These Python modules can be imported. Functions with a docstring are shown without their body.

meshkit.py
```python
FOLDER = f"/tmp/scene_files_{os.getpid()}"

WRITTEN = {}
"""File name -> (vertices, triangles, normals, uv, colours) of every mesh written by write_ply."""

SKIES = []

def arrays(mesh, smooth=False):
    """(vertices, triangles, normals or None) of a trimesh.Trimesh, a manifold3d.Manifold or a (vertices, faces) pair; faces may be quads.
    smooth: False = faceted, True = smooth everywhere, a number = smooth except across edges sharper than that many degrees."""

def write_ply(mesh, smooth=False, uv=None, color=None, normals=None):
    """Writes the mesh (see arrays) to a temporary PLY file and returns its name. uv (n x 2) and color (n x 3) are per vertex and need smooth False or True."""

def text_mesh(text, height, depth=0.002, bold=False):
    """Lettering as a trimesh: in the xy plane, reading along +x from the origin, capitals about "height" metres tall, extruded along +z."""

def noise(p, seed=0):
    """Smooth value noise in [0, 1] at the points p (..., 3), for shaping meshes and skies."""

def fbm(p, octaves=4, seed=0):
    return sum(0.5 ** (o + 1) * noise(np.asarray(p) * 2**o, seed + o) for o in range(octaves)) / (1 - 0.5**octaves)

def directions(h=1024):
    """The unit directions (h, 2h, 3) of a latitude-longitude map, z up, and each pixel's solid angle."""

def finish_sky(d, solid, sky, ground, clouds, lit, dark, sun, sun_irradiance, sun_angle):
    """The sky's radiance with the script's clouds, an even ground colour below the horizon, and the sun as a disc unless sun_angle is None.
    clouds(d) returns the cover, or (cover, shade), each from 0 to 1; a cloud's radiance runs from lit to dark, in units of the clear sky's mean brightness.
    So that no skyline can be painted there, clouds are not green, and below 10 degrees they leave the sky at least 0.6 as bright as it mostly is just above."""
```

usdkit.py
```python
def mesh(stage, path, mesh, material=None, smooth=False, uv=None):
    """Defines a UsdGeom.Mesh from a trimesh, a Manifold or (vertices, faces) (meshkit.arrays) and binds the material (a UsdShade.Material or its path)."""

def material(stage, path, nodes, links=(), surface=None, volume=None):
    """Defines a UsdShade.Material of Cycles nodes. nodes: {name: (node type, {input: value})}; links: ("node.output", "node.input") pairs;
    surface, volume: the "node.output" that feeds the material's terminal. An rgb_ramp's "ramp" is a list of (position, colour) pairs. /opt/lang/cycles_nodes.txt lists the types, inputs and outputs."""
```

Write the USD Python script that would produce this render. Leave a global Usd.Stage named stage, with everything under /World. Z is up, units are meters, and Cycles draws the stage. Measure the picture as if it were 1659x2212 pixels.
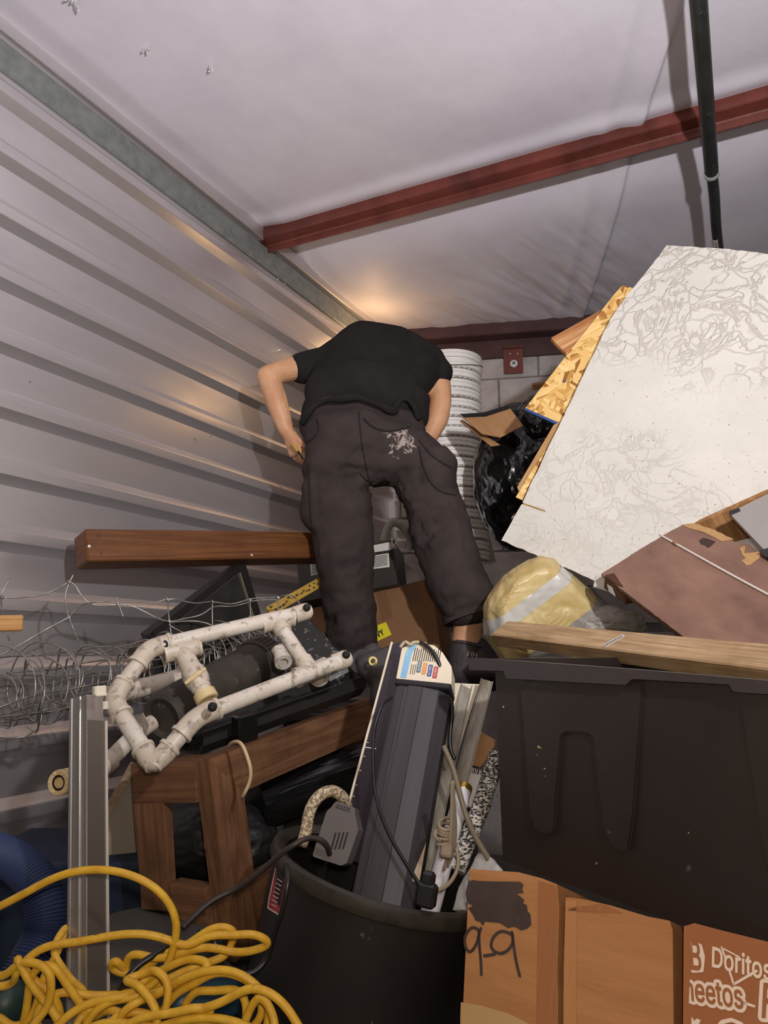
import math, random
import numpy as np, trimesh, manifold3d, shapely
import usdkit, meshkit
from shapely.geometry import Polygon
from shapely import affinity
from scipy.interpolate import CubicSpline
from pxr import Usd, UsdGeom, UsdLux, UsdShade, Gf, Sdf

stage = Usd.Stage.CreateInMemory()
UsdGeom.SetStageUpAxis(stage, 'Z'); UsdGeom.SetStageMetersPerUnit(stage, 1.0)
UsdGeom.Xform.Define(stage, '/World'); UsdGeom.Scope.Define(stage, '/World/Looks')
A = np.array
PI = math.pi

# ------------------------------------------------------------------ camera
W_PX, H_PX, FOC = 1659, 2212, 1600.0
YAW, PITCH = math.radians(27.8), math.radians(10.8)
EYE = A([0.0, 0.0, 1.25])
FW = A([-math.sin(YAW)*math.cos(PITCH), math.cos(YAW)*math.cos(PITCH), math.sin(PITCH)])
RT = A([math.cos(YAW), math.sin(YAW), 0.0])
UP = np.cross(RT, FW)
cam = UsdGeom.Camera.Define(stage, '/World/Camera')
cam.CreateHorizontalApertureAttr(36.0); cam.CreateFocalLengthAttr(36.0*FOC/W_PX)
cam.CreateClippingRangeAttr(Gf.Vec2f(0.02, 100))
cam.CreateExposureAttr(0.13)
m4 = np.eye(4); m4[0, :3], m4[1, :3], m4[2, :3], m4[3, :3] = RT, UP, -FW, EYE
cam.AddTransformOp().Set(Gf.Matrix4d(*m4.ravel().tolist()))

# ------------------------------------------------------------------ light
FLOORF = A([-math.sin(YAW), math.cos(YAW), 0])
def lamp(path, pos, radius, color, intensity, aim=None, cone=None, soft=0.4):
    l = UsdLux.SphereLight.Define(stage, path)
    l.CreateRadiusAttr(radius); l.CreateColorAttr(Gf.Vec3f(*color)); l.CreateIntensityAttr(intensity)
    if aim is not None:
        z = -(A(aim, float)-pos); z /= np.linalg.norm(z)
        x = np.cross([0, 0, 1.0], z); x /= np.linalg.norm(x); y = np.cross(z, x)
        m = np.eye(4); m[0, :3], m[1, :3], m[2, :3], m[3, :3] = x, y, z, pos
        l.AddTransformOp().Set(Gf.Matrix4d(*m.ravel().tolist()))
        s = UsdLux.ShapingAPI.Apply(l.GetPrim()); s.CreateShapingConeAngleAttr(cone); s.CreateShapingConeSoftnessAttr(soft)
    else:
        l.AddTranslateOp().Set(Gf.Vec3d(*map(float, pos)))
    return l
# the work lamp held to the right of the photographer and pointed up at the roof lining, and the phone's own weak light
KEY = EYE + RT*0.54 + A([0, 0, 0.62]) + FLOORF*0.0
AIM = EYE + 2.4*(FW - .05*RT + .62*UP)
lamp('/World/work_lamp', KEY, 0.03, (0.985, 0.97, 1.0), 5600.0, AIM, 74.0, 1.0)
lamp('/World/phone_light', EYE + RT*0.03 + A([0, 0, .06]) - FLOORF*.03, 0.02, (1.0, 0.87, 0.72), 1650.0)
# the head lamp the person wears, shining into the corner
HEADLAMP = None
dome = UsdLux.DomeLight.Define(stage, '/World/fill_dome')  # dim warm dome added as ambient fill
dome.CreateColorAttr(Gf.Vec3f(1.0, 0.86, 0.70)); dome.CreateIntensityAttr(0.03)

# ------------------------------------------------------------------ projection helpers
def ray(x, y): return FW + (x-829.5)/FOC*RT - (y-1106)/FOC*UP
def P(x, y, d): return EYE + d*ray(x, y)
def onplane(x, y, o, n):
    r = ray(x, y); return EYE + r*np.dot(A(o)-EYE, n)/np.dot(r, n)
def X(x, y, c=-1.94): return onplane(x, y, A([c, 0, 0]), A([1.0, 0, 0]))
def Z(x, y, z): return onplane(x, y, A([0, 0, z]), A([0, 0, 1.0]))
def nz(v): v = A(v, float); return v/np.linalg.norm(v)
def fr(o, u, v):
    u = nz(u); w = nz(np.cross(u, v)); m = np.eye(4); m[:3, 0], m[:3, 1], m[:3, 2], m[:3, 3] = u, np.cross(w, u), w, o
    return m
def uv(x, y, F):
    p = onplane(x, y, F[:3, 3], F[:3, 2]) - F[:3, 3]; return A([p@F[:3, 0], p@F[:3, 1]])
def xf(p, F): return A(p)@F[:3, :3].T + F[:3, 3]
def off(F, x=0, y=0, z=0):
    G = F.copy(); G[:3, 3] = xf([x, y, z], F); return G
def facefr(p0, d0, p1, d1, p2):
    """a flat face from a corner, a second corner along it (both with depths) and a third pixel square to that edge"""
    o, a = P(*p0, d0), P(*p1, d1); b = onplane(*p2, o, a-o)
    return fr(o, a-o, b-o), np.linalg.norm(a-o), np.linalg.norm(b-o)

# ------------------------------------------------------------------ mesh helpers
def join(*ms): return trimesh.util.concatenate([m for m in ms])
def cbox(lx, ly, lz, c=0.002, o=(0, 0, 0)):
    """box with chamfered edges, corner at o"""
    c = min(c, lx*.45, ly*.45, lz*.45); pts = []
    for sx in (0, 1):
        for sy in (0, 1):
            for sz in (0, 1):
                b = A([sx*lx, sy*ly, sz*lz]); s = A([1-2*sx, 1-2*sy, 1-2*sz])*c
                for k in range(3):
                    q = b+s; q[k] = b[k]; pts.append(q)
    return trimesh.convex.convex_hull(A(pts)+A(o))
def cbc(lx, ly, lz, c=0.002, o=(0, 0, 0)): return cbox(lx, ly, lz, c, A(o)-A([lx, ly, lz])/2)
def spline(pts, n=60, closed=False):
    p = A(pts, float)
    if closed: p = np.vstack([p, p[:1]])
    s = np.r_[0, np.cumsum(np.linalg.norm(np.diff(p, axis=0), axis=1)+1e-9)]
    c = CubicSpline(s, p, bc_type='periodic' if closed else 'natural')
    return c(np.linspace(0, s[-1], n+1)[:-1] if closed else np.linspace(0, s[-1], n))
def tube(pts, r, n=10, closed=False, sx=1.0):
    p = A(pts, float); r = np.broadcast_to(r, len(p))
    t = np.roll(p, -1, 0)-np.roll(p, 1, 0) if closed else np.gradient(p, axis=0)
    t /= np.linalg.norm(t, axis=1, keepdims=True)+1e-12
    a = np.cross(t[0], [0, 0, 1.0] if abs(t[0][2]) < .9 else [1.0, 0, 0]); a /= np.linalg.norm(a); fa = [a]
    for k in range(1, len(p)):
        a = a - t[k]*(a@t[k]); a /= np.linalg.norm(a)+1e-12; fa.append(a)
    fa = A(fa); fb = np.cross(t, fa); an = np.arange(n)*2*PI/n
    v = (p[:, None]+r[:, None, None]*(np.cos(an)[None, :, None]*fa[:, None]*sx+np.sin(an)[None, :, None]*fb[:, None])).reshape(-1, 3)
    m = len(p); ii = np.arange(m if closed else m-1); f = []
    for i in ii:
        j = (i+1) % m
        for k in range(n):
            l = (k+1) % n; f += [(i*n+k, i*n+l, j*n+l), (i*n+k, j*n+l, j*n+k)]
    if not closed:
        v = np.vstack([v, p[:1], p[-1:]]); c0, c1 = m*n, m*n+1
        for k in range(n):
            l = (k+1) % n; f += [(c0, l, k), (c1, (m-1)*n+k, (m-1)*n+l)]
    return trimesh.Trimesh(v, A(f), process=False)
def lathe(prof, n=32):
    """revolve (r, z) pairs about z"""
    p = A(prof, float); an = np.arange(n)*2*PI/n
    v = np.stack([p[:, None, 0]*np.cos(an), p[:, None, 0]*np.sin(an), np.repeat(p[:, 1:2], n, 1)], -1).reshape(-1, 3); f = []
    for i in range(len(p)-1):
        for k in range(n):
            l = (k+1) % n; f += [(i*n+k, i*n+l, (i+1)*n+l), (i*n+k, (i+1)*n+l, (i+1)*n+k)]
    return trimesh.Trimesh(v, A(f), process=False)
def axfr(a, b, roll=0.0):
    """frame at a with z toward b"""
    z = nz(A(b)-A(a)); x = nz(np.cross([0, 0, 1.0] if abs(z[2]) < .9 else [1.0, 0, 0], z)); y = np.cross(z, x)
    x, y = x*math.cos(roll)+y*math.sin(roll), -x*math.sin(roll)+y*math.cos(roll)
    m = np.eye(4); m[:3, 0], m[:3, 1], m[:3, 2], m[:3, 3] = x, y, z, a; return m
def ext(poly, h, z=0.0):
    p = poly if hasattr(poly, 'geom_type') else Polygon(poly)
    if not p.is_valid: p = p.buffer(0)
    gs = list(p.geoms) if hasattr(p, 'geoms') else [p]
    m = trimesh.util.concatenate([trimesh.creation.extrude_polygon(g, h, engine='earcut') for g in gs if g.area > 1e-9]); m.apply_translation([0, 0, z]); return m
def rnd(poly, r): p = Polygon(poly) if not hasattr(poly, 'buffer') else poly; return p.buffer(-r, quad_segs=4).buffer(2*r, quad_segs=4).buffer(-r, quad_segs=4)
def man(m): return manifold3d.Manifold(manifold3d.Mesh(np.asarray(m.vertices, np.float32), np.asarray(m.faces, np.uint32)))
def unman(m):
    q = m.to_mesh(); return trimesh.Trimesh(q.vert_properties[:, :3], q.tri_verts, process=False)
def ball(p, r, n=20): return manifold3d.Manifold.sphere(r, n).translate(tuple(map(float, p)))
def chain(*js): return manifold3d.Manifold.batch_boolean([manifold3d.Manifold.batch_hull([ball(*a), ball(*b)]) for a, b in zip(js, js[1:])], manifold3d.OpType.Add)
def hull(*js): return manifold3d.Manifold.batch_hull([ball(*j) for j in js])
def fuse(ms, edge=0.02, it=14):
    m = manifold3d.Manifold.batch_boolean(ms, manifold3d.OpType.Add).refine_to_length(edge); t = unman(m); t.merge_vertices()
    trimesh.smoothing.filter_taubin(t, lamb=.6, nu=.61, iterations=it); return t
def displace(t, fn):
    t = t.copy(); t.vertices = t.vertices + t.vertex_normals*fn(t.vertices)[:, None]; return t
fbm = meshkit.fbm
def slice_(m, o, n): return trimesh.intersections.slice_mesh_plane(m, A(n, float), A(o, float), cap=False)

# ------------------------------------------------------------------ scene tree
THINGS, USED = [], {}
def numbered(parent, name):
    k = USED.get((parent, name), 0); USED[(parent, name)] = k+1
    return name if k == 0 else f'{name}_{k:03d}'
class Thing:
    def __init__(s, name, label=None, cat=None, group=None, kind=None):
        s.d = dict(label=label, category=cat, group=group, kind=kind); s.name = name; s.parts = []; THINGS.append(s); s.single = False; s.path = None
    def add(s, name, mesh, mat, frame=None, parent=None, label=None, smooth=30, kind=None):
        p = dict(name=name, mesh=mesh, mat=mat, frame=frame, parent=parent, label=label, smooth=smooth, kind=kind); s.parts.append(p); return p
    def flush(s):
        lo, hi = A([1e9]*3), A([-1e9]*3)
        for p in s.parts:
            v = p['mesh'].vertices if p['frame'] is None else xf(p['mesh'].vertices, p['frame'])
            lo, hi = np.minimum(lo, v.min(0)), np.maximum(hi, v.max(0))
        base = A([(lo[0]+hi[0])/2, (lo[1]+hi[1])/2, lo[2]]); B = np.eye(4); B[:3, 3] = base; s.base = base
        s.path = '/World/'+numbered('/World', s.name)
        if s.single:
            p = s.parts[0]; F = B if p['frame'] is None else p['frame']; prim = s.mesh(s.path, p, F, np.eye(4)); s.parts[0]['path'] = s.path
            kids = s.parts[1:]
            for k in kids:
                if k['parent'] is None: k['parent'] = p
            p['F'] = F
        else:
            x = UsdGeom.Xform.Define(stage, s.path); x.AddTranslateOp().Set(Gf.Vec3d(*base.tolist())); prim = x.GetPrim(); kids = s.parts
        for k, v in s.d.items():
            if v: prim.SetCustomDataByKey(k, v)
        for p in kids:
            par = p['parent']; pp, PF = (s.path, B) if par is None else (par['path'], par['F'])
            p['F'] = B if p['frame'] is None else p['frame']; p['path'] = pp+'/'+numbered(pp, p['name'])
            q = s.mesh(p['path'], p, p['F'], PF)
            if p['label']: q.SetCustomDataByKey('label', p['label'])
            if p['kind']: q.SetCustomDataByKey('kind', p['kind'])
    def mesh(s, path, p, F, PF):
        m = p['mesh'].copy()
        if p['frame'] is None: m.vertices = m.vertices - F[:3, 3]
        q = usdkit.mesh(stage, path, m, p['mat'], smooth=p['smooth'])
        L = np.linalg.inv(PF)@F
        if not np.allclose(L, np.eye(4)): q.AddTransformOp().Set(Gf.Matrix4d(*L.T.ravel().tolist()))
        q.CreateDoubleSidedAttr(True)
        return q.GetPrim()
def one(name, mesh, mat, label, cat, group=None, kind=None, frame=None, smooth=30):
    t = Thing(name, label, cat, group, kind); t.single = True; t.add(name, mesh, mat, frame, smooth=smooth); return t
def struct(name, label=None): return Thing(name, label, None, None, 'structure')

# ------------------------------------------------------------------ materials
MATS = {}
def srgb(*c):
    c = A(c, float)/255.0; return tuple(np.where(c <= .04045, c/12.92, ((c+.055)/1.055)**2.4).tolist())
def mix(a, b, t): return tuple((A(a)*(1-t)+A(b)*t).tolist())
def mat(name, col, rough=.5, col2=None, scale=6, detail=4, lo=.35, hi=.65, metal=0, spec=.5, bump=0, bscale=60, stretch=(1, 1, 1), bdist=.01, soft=.03, specks=None, rvar=0, coat=0, sheen=0, extra=None):
    """mottled material in object space; specks = (colour, scale, threshold)"""
    if name in MATS: return MATS[name]
    n = {'tc': ('texture_coordinate', {}), 'mp': ('mapping', {'scale': stretch}), 'p': ('principled_bsdf', {'base_color': col, 'roughness': rough, 'metallic': metal, 'specular_ior_level': spec, 'coat_weight': coat, 'sheen_weight': sheen})}
    l = [('tc.object', 'mp.vector')]; out = None
    if col2 is not None:
        n['nz'] = ('noise_texture', {'scale': scale, 'detail': detail, 'roughness': .6}); l.append(('mp.vector', 'nz.vector'))
        n['rp'] = ('rgb_ramp', {'ramp': [(lo, col), (hi, col2)]}); l.append(('nz.fac', 'rp.fac')); out = 'rp.color'
        if rvar:
            n['rm'] = ('map_range', {'from_min': .3, 'from_max': .7, 'to_min': rough-rvar, 'to_max': rough+rvar}); l += [('nz.fac', 'rm.value'), ('rm.result', 'p.roughness')]
    if specks is not None:
        sc, ss, th = specks
        n['sn'] = ('noise_texture', {'scale': ss, 'detail': 3, 'roughness': .65}); l.append(('tc.object', 'sn.vector'))
        n['sr'] = ('rgb_ramp', {'ramp': [(th, (0, 0, 0)), (th+soft, (1, 1, 1))]}); l.append(('sn.fac', 'sr.fac'))
        n['sm'] = ('mix', {'color1': col, 'color2': sc}); l.append(('sr.color', 'sm.fac'))
        if out: l.append((out, 'sm.color1'))
        out = 'sm.color'
    if out: l.append((out, 'p.base_color'))
    if bump:
        n['bn'] = ('noise_texture', {'scale': bscale, 'detail': 4, 'roughness': .6}); l.append(('mp.vector', 'bn.vector'))
        n['bp'] = ('bump', {'strength': bump, 'distance': bdist}); l += [('bn.fac', 'bp.height'), ('bp.normal', 'p.normal')]
    if extra: extra(n, l)
    MATS[name] = usdkit.material(stage, '/World/Looks/'+name, n, l, surface='p.BSDF'); return MATS[name]
def wood(name, c1, c2, c3=None, axis=0, rings=9, rough=.6, knots=True, seed=0, dirt=None):
    """grain along local axis"""
    if name in MATS: return MATS[name]
    s = [rings*1.0]*3; s[axis] = rings*.07; g = [160.0]*3; g[axis] = 5.0
    n = {'tc': ('texture_coordinate', {}), 'mp': ('mapping', {'scale': s, 'location': (seed*3.1, seed*1.7, seed*2.3)}), 'mg': ('mapping', {'scale': g}),
         'n1': ('noise_texture', {'scale': 1.6, 'detail': 3, 'distortion': .5}), 'w': ('math', {'math_type': 'multiply', 'value2': 9.0}), 'fr': ('math', {'math_type': 'fraction'}),
         'rp': ('rgb_ramp', {'ramp': [(0, c1), (.55, c2), (.8, c3 or c2), (1, c1)]}),
         'n2': ('noise_texture', {'scale': 1.0, 'detail': 4, 'roughness': .7}), 'r2': ('rgb_ramp', {'ramp': [(.3, (.62, .6, .58)), (.62, (1, 1, 1))]}),
         'mx': ('mix', {'mix_type': 'multiply', 'fac': 1.0}), 'n3': ('noise_texture', {'scale': 7.0, 'detail': 4, 'roughness': .6}),
         'r3': ('rgb_ramp', {'ramp': [(.42, (1, 1, 1)), (.7, dirt or (.75, .72, .7))]}), 'm3': ('mix', {'mix_type': 'multiply', 'fac': 1.0}),
         'bp': ('bump', {'strength': .35, 'distance': .002}), 'p': ('principled_bsdf', {'roughness': rough, 'specular_ior_level': .3})}
    l = [('tc.object', 'mp.vector'), ('tc.object', 'mg.vector'), ('mp.vector', 'n1.vector'), ('n1.fac', 'w.value1'), ('w.value', 'fr.value1'), ('fr.value', 'rp.fac'), ('mg.vector', 'n2.vector'), ('n2.fac', 'r2.fac'),
         ('rp.color', 'mx.color1'), ('r2.color', 'mx.color2'), ('tc.object', 'n3.vector'), ('n3.fac', 'r3.fac'), ('mx.color', 'm3.color1'), ('r3.color', 'm3.color2'), ('m3.color', 'p.base_color'), ('n2.fac', 'bp.height'), ('bp.normal', 'p.normal')]
    MATS[name] = usdkit.material(stage, '/World/Looks/'+name, n, l, surface='p.BSDF'); return MATS[name]
# ================================================================== the setting
WX = -1.94
galv = mat('galvanised_panel', srgb(226, 221, 221), .42, srgb(208, 203, 204), scale=5, metal=.85, bump=.04, bscale=9, stretch=(1, .25, 1), bdist=.02, rvar=.06, specks=(srgb(140, 136, 136), 22, .76))
angle_m = mat('galvanised_angle', srgb(142, 146, 143), .5, srgb(122, 127, 124), scale=22, metal=.35, bump=.05, bscale=60)
white_vinyl = None
# --- left wall: one sheet of metal panel with ribs running away from us
RZ = [2.900-.1914*k for k in range(17)]          # lower edge of each rib's face
def rib_profile():
    pts = [(0.0, 3.20)]
    for z in RZ:
        pts += [(0.0, z+.062), (.026, z+.036), (.028, z+.030), (.028, z+.002), (.0265, z-.002), (0.0, z-.026)]
    pts += [(0.0, -.02)]
    return A([p for p in pts if p[1] > -.03])
pr = rib_profile(); ys = np.linspace(-1.6, 4.6, 63); rs = np.random.RandomState(3)
V = []
for j, y in enumerate(ys):
    w = .0025*np.sin(y*1.7)+.0035*(fbm(np.stack([np.full(len(pr), y*2.2), pr[:, 1]*2.5, np.zeros(len(pr))], 1), 3, 5)-.5)
    V.append(np.stack([WX+pr[:, 0]+w, np.full(len(pr), y), pr[:, 1]+.003*(fbm(np.stack([np.full(len(pr), y*3), np.zeros(len(pr))+pr[:, 1]*.2, np.ones(len(pr))], 1), 2, 9)-.5)], 1))
V = A(V); m = len(pr); F_ = []
for j in range(len(ys)-1):
    for i in range(m-1):
        a, b, c, d = j*m+i, j*m+i+1, (j+1)*m+i+1, (j+1)*m+i; F_ += [(a, b, c), (a, c, d)]
sheet = trimesh.Trimesh(V.reshape(-1, 3), A(F_), process=False)
wl = struct('wall_left', 'ribbed galvanised metal wall running back along the left')
wl.add('metal_panel', sheet, galv, smooth=35)
scr = mat('bright_screw', srgb(235, 235, 235), .2, metal=1.0)
for (sx, sy) in ((597, 604), (611, 615), (609, 634), (603, 757), (602, 1052), (152, 1180)):
    p = X(sx, sy, WX+.012); Fm = axfr(p-A([.006, 0, 0]), p+A([.1, 0, 0]))
    wl.add('screw', lathe([(0, .018), (.0035, .018), (.0048, .015), (.0048, .010), (.0075, .009), (.0075, .007), (.0015, .006), (.0015, -.01), (0, -.01)], 10), scr, Fm)
# steel angle along the top of the wall
ang = [(0, 3.082), (.010, 3.080), (.014, 3.074), (.014, 2.985), (.006, 2.980), (0, 2.985)]
V = A([[(WX+x, y, z) for x, z in ang] for y in (-1.6, 4.6)]).reshape(-1, 3); n = len(ang)
f = []
for i in range(n):
    j = (i+1) % n; f += [(i, j, n+j), (i, n+j, n+i)]
tr = struct('trim_1', 'grey galvanised steel angle along the top of the ribbed wall')
tr.add('steel_angle', trimesh.Trimesh(V, A(f), process=False), angle_m, smooth=20)
tr.add('head_flashing', cbox(.030, 6.2, .06, .003, (WX-.002, -1.6, 3.094)), galv)

# --- back wall: concrete blocks laid in running bond
CORNER = X(840, 730, WX)*A([1, 1, 0])
BW = nz(RT*.9848 - FLOORF*.1736)                  # along the wall to the right
BN = nz(np.cross(BW, [0, 0, 1.0]))                # towards us
BF = fr(CORNER, BW, [0, 0, 1.0])                  # x along, y up, z = towards us or away
if BF[:3, 2]@BN < 0: raise SystemExit('back wall frame')
def bxy(x, y): return uv(x, y, BF)
block_m = mat('grey_block', srgb(178, 172, 170), .85, srgb(158, 152, 150), scale=9, bump=.35, bscale=140, bdist=.004, specks=(srgb(120, 114, 112), 60, .66))
mortar_m = mat('mortar', srgb(128, 124, 122), .9, srgb(112, 108, 106), scale=30, bump=.3, bscale=200)
wb = struct('wall_back', 'grey concrete block wall at the far end')
wb.add('mortar', cbox(5.2, 3.3, .1, .001, (-.9, -.02, -.107)), mortar_m, BF)
jx, jy = bxy(1077, 818); j2, _ = bxy(1163, 790)
row = 0; y0 = jy - 16*.2032
for r in range(-1, 19):
    yb = y0 + (r+0.0)*.2032
    if yb < 1.3 or yb > 2.9: continue
    ph = jx if (r % 2 == 1) else j2
    if r == 15: ph = jx
    if r == 16: ph = j2
    for k in range(-6, 8):
        xb = ph + k*.4064
        if xb < -.6 or xb > 3.2: continue
        wb.add('block', cbox(.3974, .194, .09, .0035, (xb+.0045, yb+.0045, -.09+.0015*math.sin(k*5+r*3))), block_m, BF, smooth=False)
lowb = cbox(4.6, 1.36, .09, .003, (-.6, 0, -.092)); wb.add('lower_courses', lowb, block_m, BF)

# --- red steel: purlin under the roof and eave strut on top of the block wall
red = mat('red_oxide_steel', srgb(116, 58, 48), .36, srgb(88, 44, 38), scale=7, spec=.45, bump=.05, bscale=30, stretch=(1, .15, 1))
red_d = mat('dark_red_steel', srgb(78, 52, 52), .5, srgb(64, 40, 40), scale=6, spec=.4)
pa, pb = Z(602, 540, 3.055), Z(1659, 256, 3.055); pd = nz((pb-pa)*A([1, 1, 0]))
PF_ = fr(pa - pd*.30, pd, [0, 0, 1.0])            # x along, y up, z towards us
def cee(h, w, t, lip):
    return [(0, 0), (w, 0), (w, lip), (w-t, lip), (w-t, t), (t, t), (t, h-t), (w-t, h-t), (w-t, h-lip), (w, h-lip), (w, h), (0, h)]
def sweepx(sec, x0, x1, F, flip=1):
    """section (z, y) swept along x"""
    s = A(sec); n = len(s); tri = trimesh.creation.extrude_polygon(Polygon(s), x1-x0, engine='earcut')
    v = tri.vertices; q = np.stack([v[:, 2]+x0, v[:, 1], v[:, 0]*flip], 1); return trimesh.Trimesh(q, tri.faces[:, ::-1] if flip > 0 else tri.faces, process=False)
sec = [(-.004, .002), (-.001, -.001), (.002, .001), (.0035, .028), (.008, .033), (.052, .040), (.057, .044), (.058, .075), (.05, .12), (-.004, .12)]
pur = struct('trim_2', 'red oxide steel purlin crossing under the white roof lining')
pur.add('purlin', sweepx(sec, 0, 3.4, PF_), red, PF_, smooth=20)
# eave strut: its lower flange edge is the lit line, its web is behind it
ea = bxy(1066, 738)[1]; et = bxy(1066, 714)[1]; eb = bxy(1066, 776)[1]
es = struct('trim_3', 'dark red steel strut on top of the block wall')
es.add('flange', sweepx([(0, ea-.004), (.10, ea), (.106, ea+.006), (.106, et+.03), (0, et+.05)], -.3, 3.2, BF), red_d, BF, smooth=20)
es.add('web', sweepx([(-.02, eb), (.022, eb), (.022, ea), (-.02, ea)], -.3, 3.2, BF), red_d, BF, smooth=20)
cx, cy = bxy(1110, 812); cw = bxy(1130, 812)[0]-bxy(1089, 812)[0]; top = bxy(1110, 758)[1]; bot = bxy(1110, 810)[1]
clip = struct('trim_4', 'red steel clip bolted to the block wall under the strut')
pl = Polygon([(cx-cw/2, bot), (cx+cw/2, bot), (cx+cw/2, top), (cx-cw/2, top)])
clip.add('plate', ext(pl, .006, .024), red, BF); clip.add('fold', cbox(cw, .006, .05, .001, (cx-cw/2, top-.003, .02)), red, BF)
zinc = mat('zinc', srgb(215, 215, 218), .3, metal=.9)
bx, by = bxy(1110, 790)
clip.add('washer', lathe([(.004, .0335), (.022, .0335), (.022, .0300), (.004, .0300)], 24), zinc, off(BF, bx, by, 0))
clip.add('bolt', join(lathe([(0, .050), (.007, .050), (.008, .048), (.008, .030), (0, .030)], 6), lathe([(0, .058), (.0045, .058), (.005, .05), (.005, .03)], 10)), mat('bolt_steel', srgb(120, 120, 120), .4, metal=.9), off(BF, bx, by, 0))
for q in (1102, 1118):
    x_, y_ = bxy(q, 768); clip.add('rivet', lathe([(0, .034), (.004, .033), (.005, .030)], 8), zinc, off(BF, x_, y_, 0))

# --- ceiling: white vinyl-faced blanket sagging between the steel
CZ = 3.135
s0, s1 = Z(1455, 40, CZ)[:2], Z(1255, 690, CZ)[:2]; sd = nz(s1-s0); sn = A([-sd[1], sd[0]])    # the seam; +sn to its left
q0 = Z(1390, 100, CZ)[:2]
if (q0-s0)@sn < 0: sn = -sn
gx = np.r_[np.linspace(-3.2, -.5, 190), np.linspace(-.49, .25, 190), np.linspace(.27, 3.4, 60)]; gy = np.r_[np.linspace(-1.6, 1.2, 50), np.linspace(1.21, 4.9, 380)]
GX, GY = np.meshgrid(gx, gy, indexing='ij'); zz = np.full(GX.shape, CZ); GX = np.clip(s0[0]+GX+(GY-s0[1])*sd[0]/sd[1], -2.02, 2.6)
py_ = pa[1] + (GX-pa[0])*pd[1]/pd[0]
d = GY-(py_-.035)
zz = zz + .012*np.exp(-(d/.22)**2)
ey = CORNER[1]+(GX-CORNER[0])*BW[1]/BW[0]
zz += -.022*np.sin(np.clip((GY-py_)/(ey-py_), 0, 1)*PI) - .018*np.clip((py_-GY)/1.5, 0, 1)
sdist = (GX-s0[0])*sn[0]+(GY-s0[1])*sn[1]
zz += -.016*np.where(sdist > 0, np.exp(-(sdist/.05)**2), np.exp(-(sdist/.010)**2)) - .007*np.exp(-((sdist-.13)/.03)**2)
pts = np.stack([GX*9-GY*2.2, GY*1.6+GX*.5, np.zeros_like(GX)], -1)
back = np.clip((GY-py_-.25)/.8, 0, 1)*np.clip(1-(np.abs(sdist-.35)/.75)**2, 0, 1)
zz += -.042*back*(fbm(pts, 3, 4)-.5) - .006*(fbm(np.stack([GX*3, GY*3, GX*0], -1), 3, 8)-.5) - .0022*(fbm(np.stack([GX*14, GY*5, GX*0], -1), 2, 18)-.5)
zz += .025*np.clip(1-(GX+1.98)/.18, 0, 1)
zz = np.where(d*d < .0036, np.maximum(zz, CZ-.018), zz) - .013*np.exp(-((d+.06)/.045)**2) + .055*np.where(d > .03, np.exp(-((d-.10)/.20)**2), 0)*np.clip((d-.03)/.03, 0, 1)
V = np.stack([GX, GY, zz], -1).reshape(-1, 3); ny = len(gy); I, J = np.meshgrid(np.arange(len(gx)-1), np.arange(ny-1), indexing='ij'); a = (I*ny+J).ravel()
Fc = np.vstack([np.stack([a, a+1, a+ny+1], 1), np.stack([a, a+ny+1, a+ny], 1)])
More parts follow.
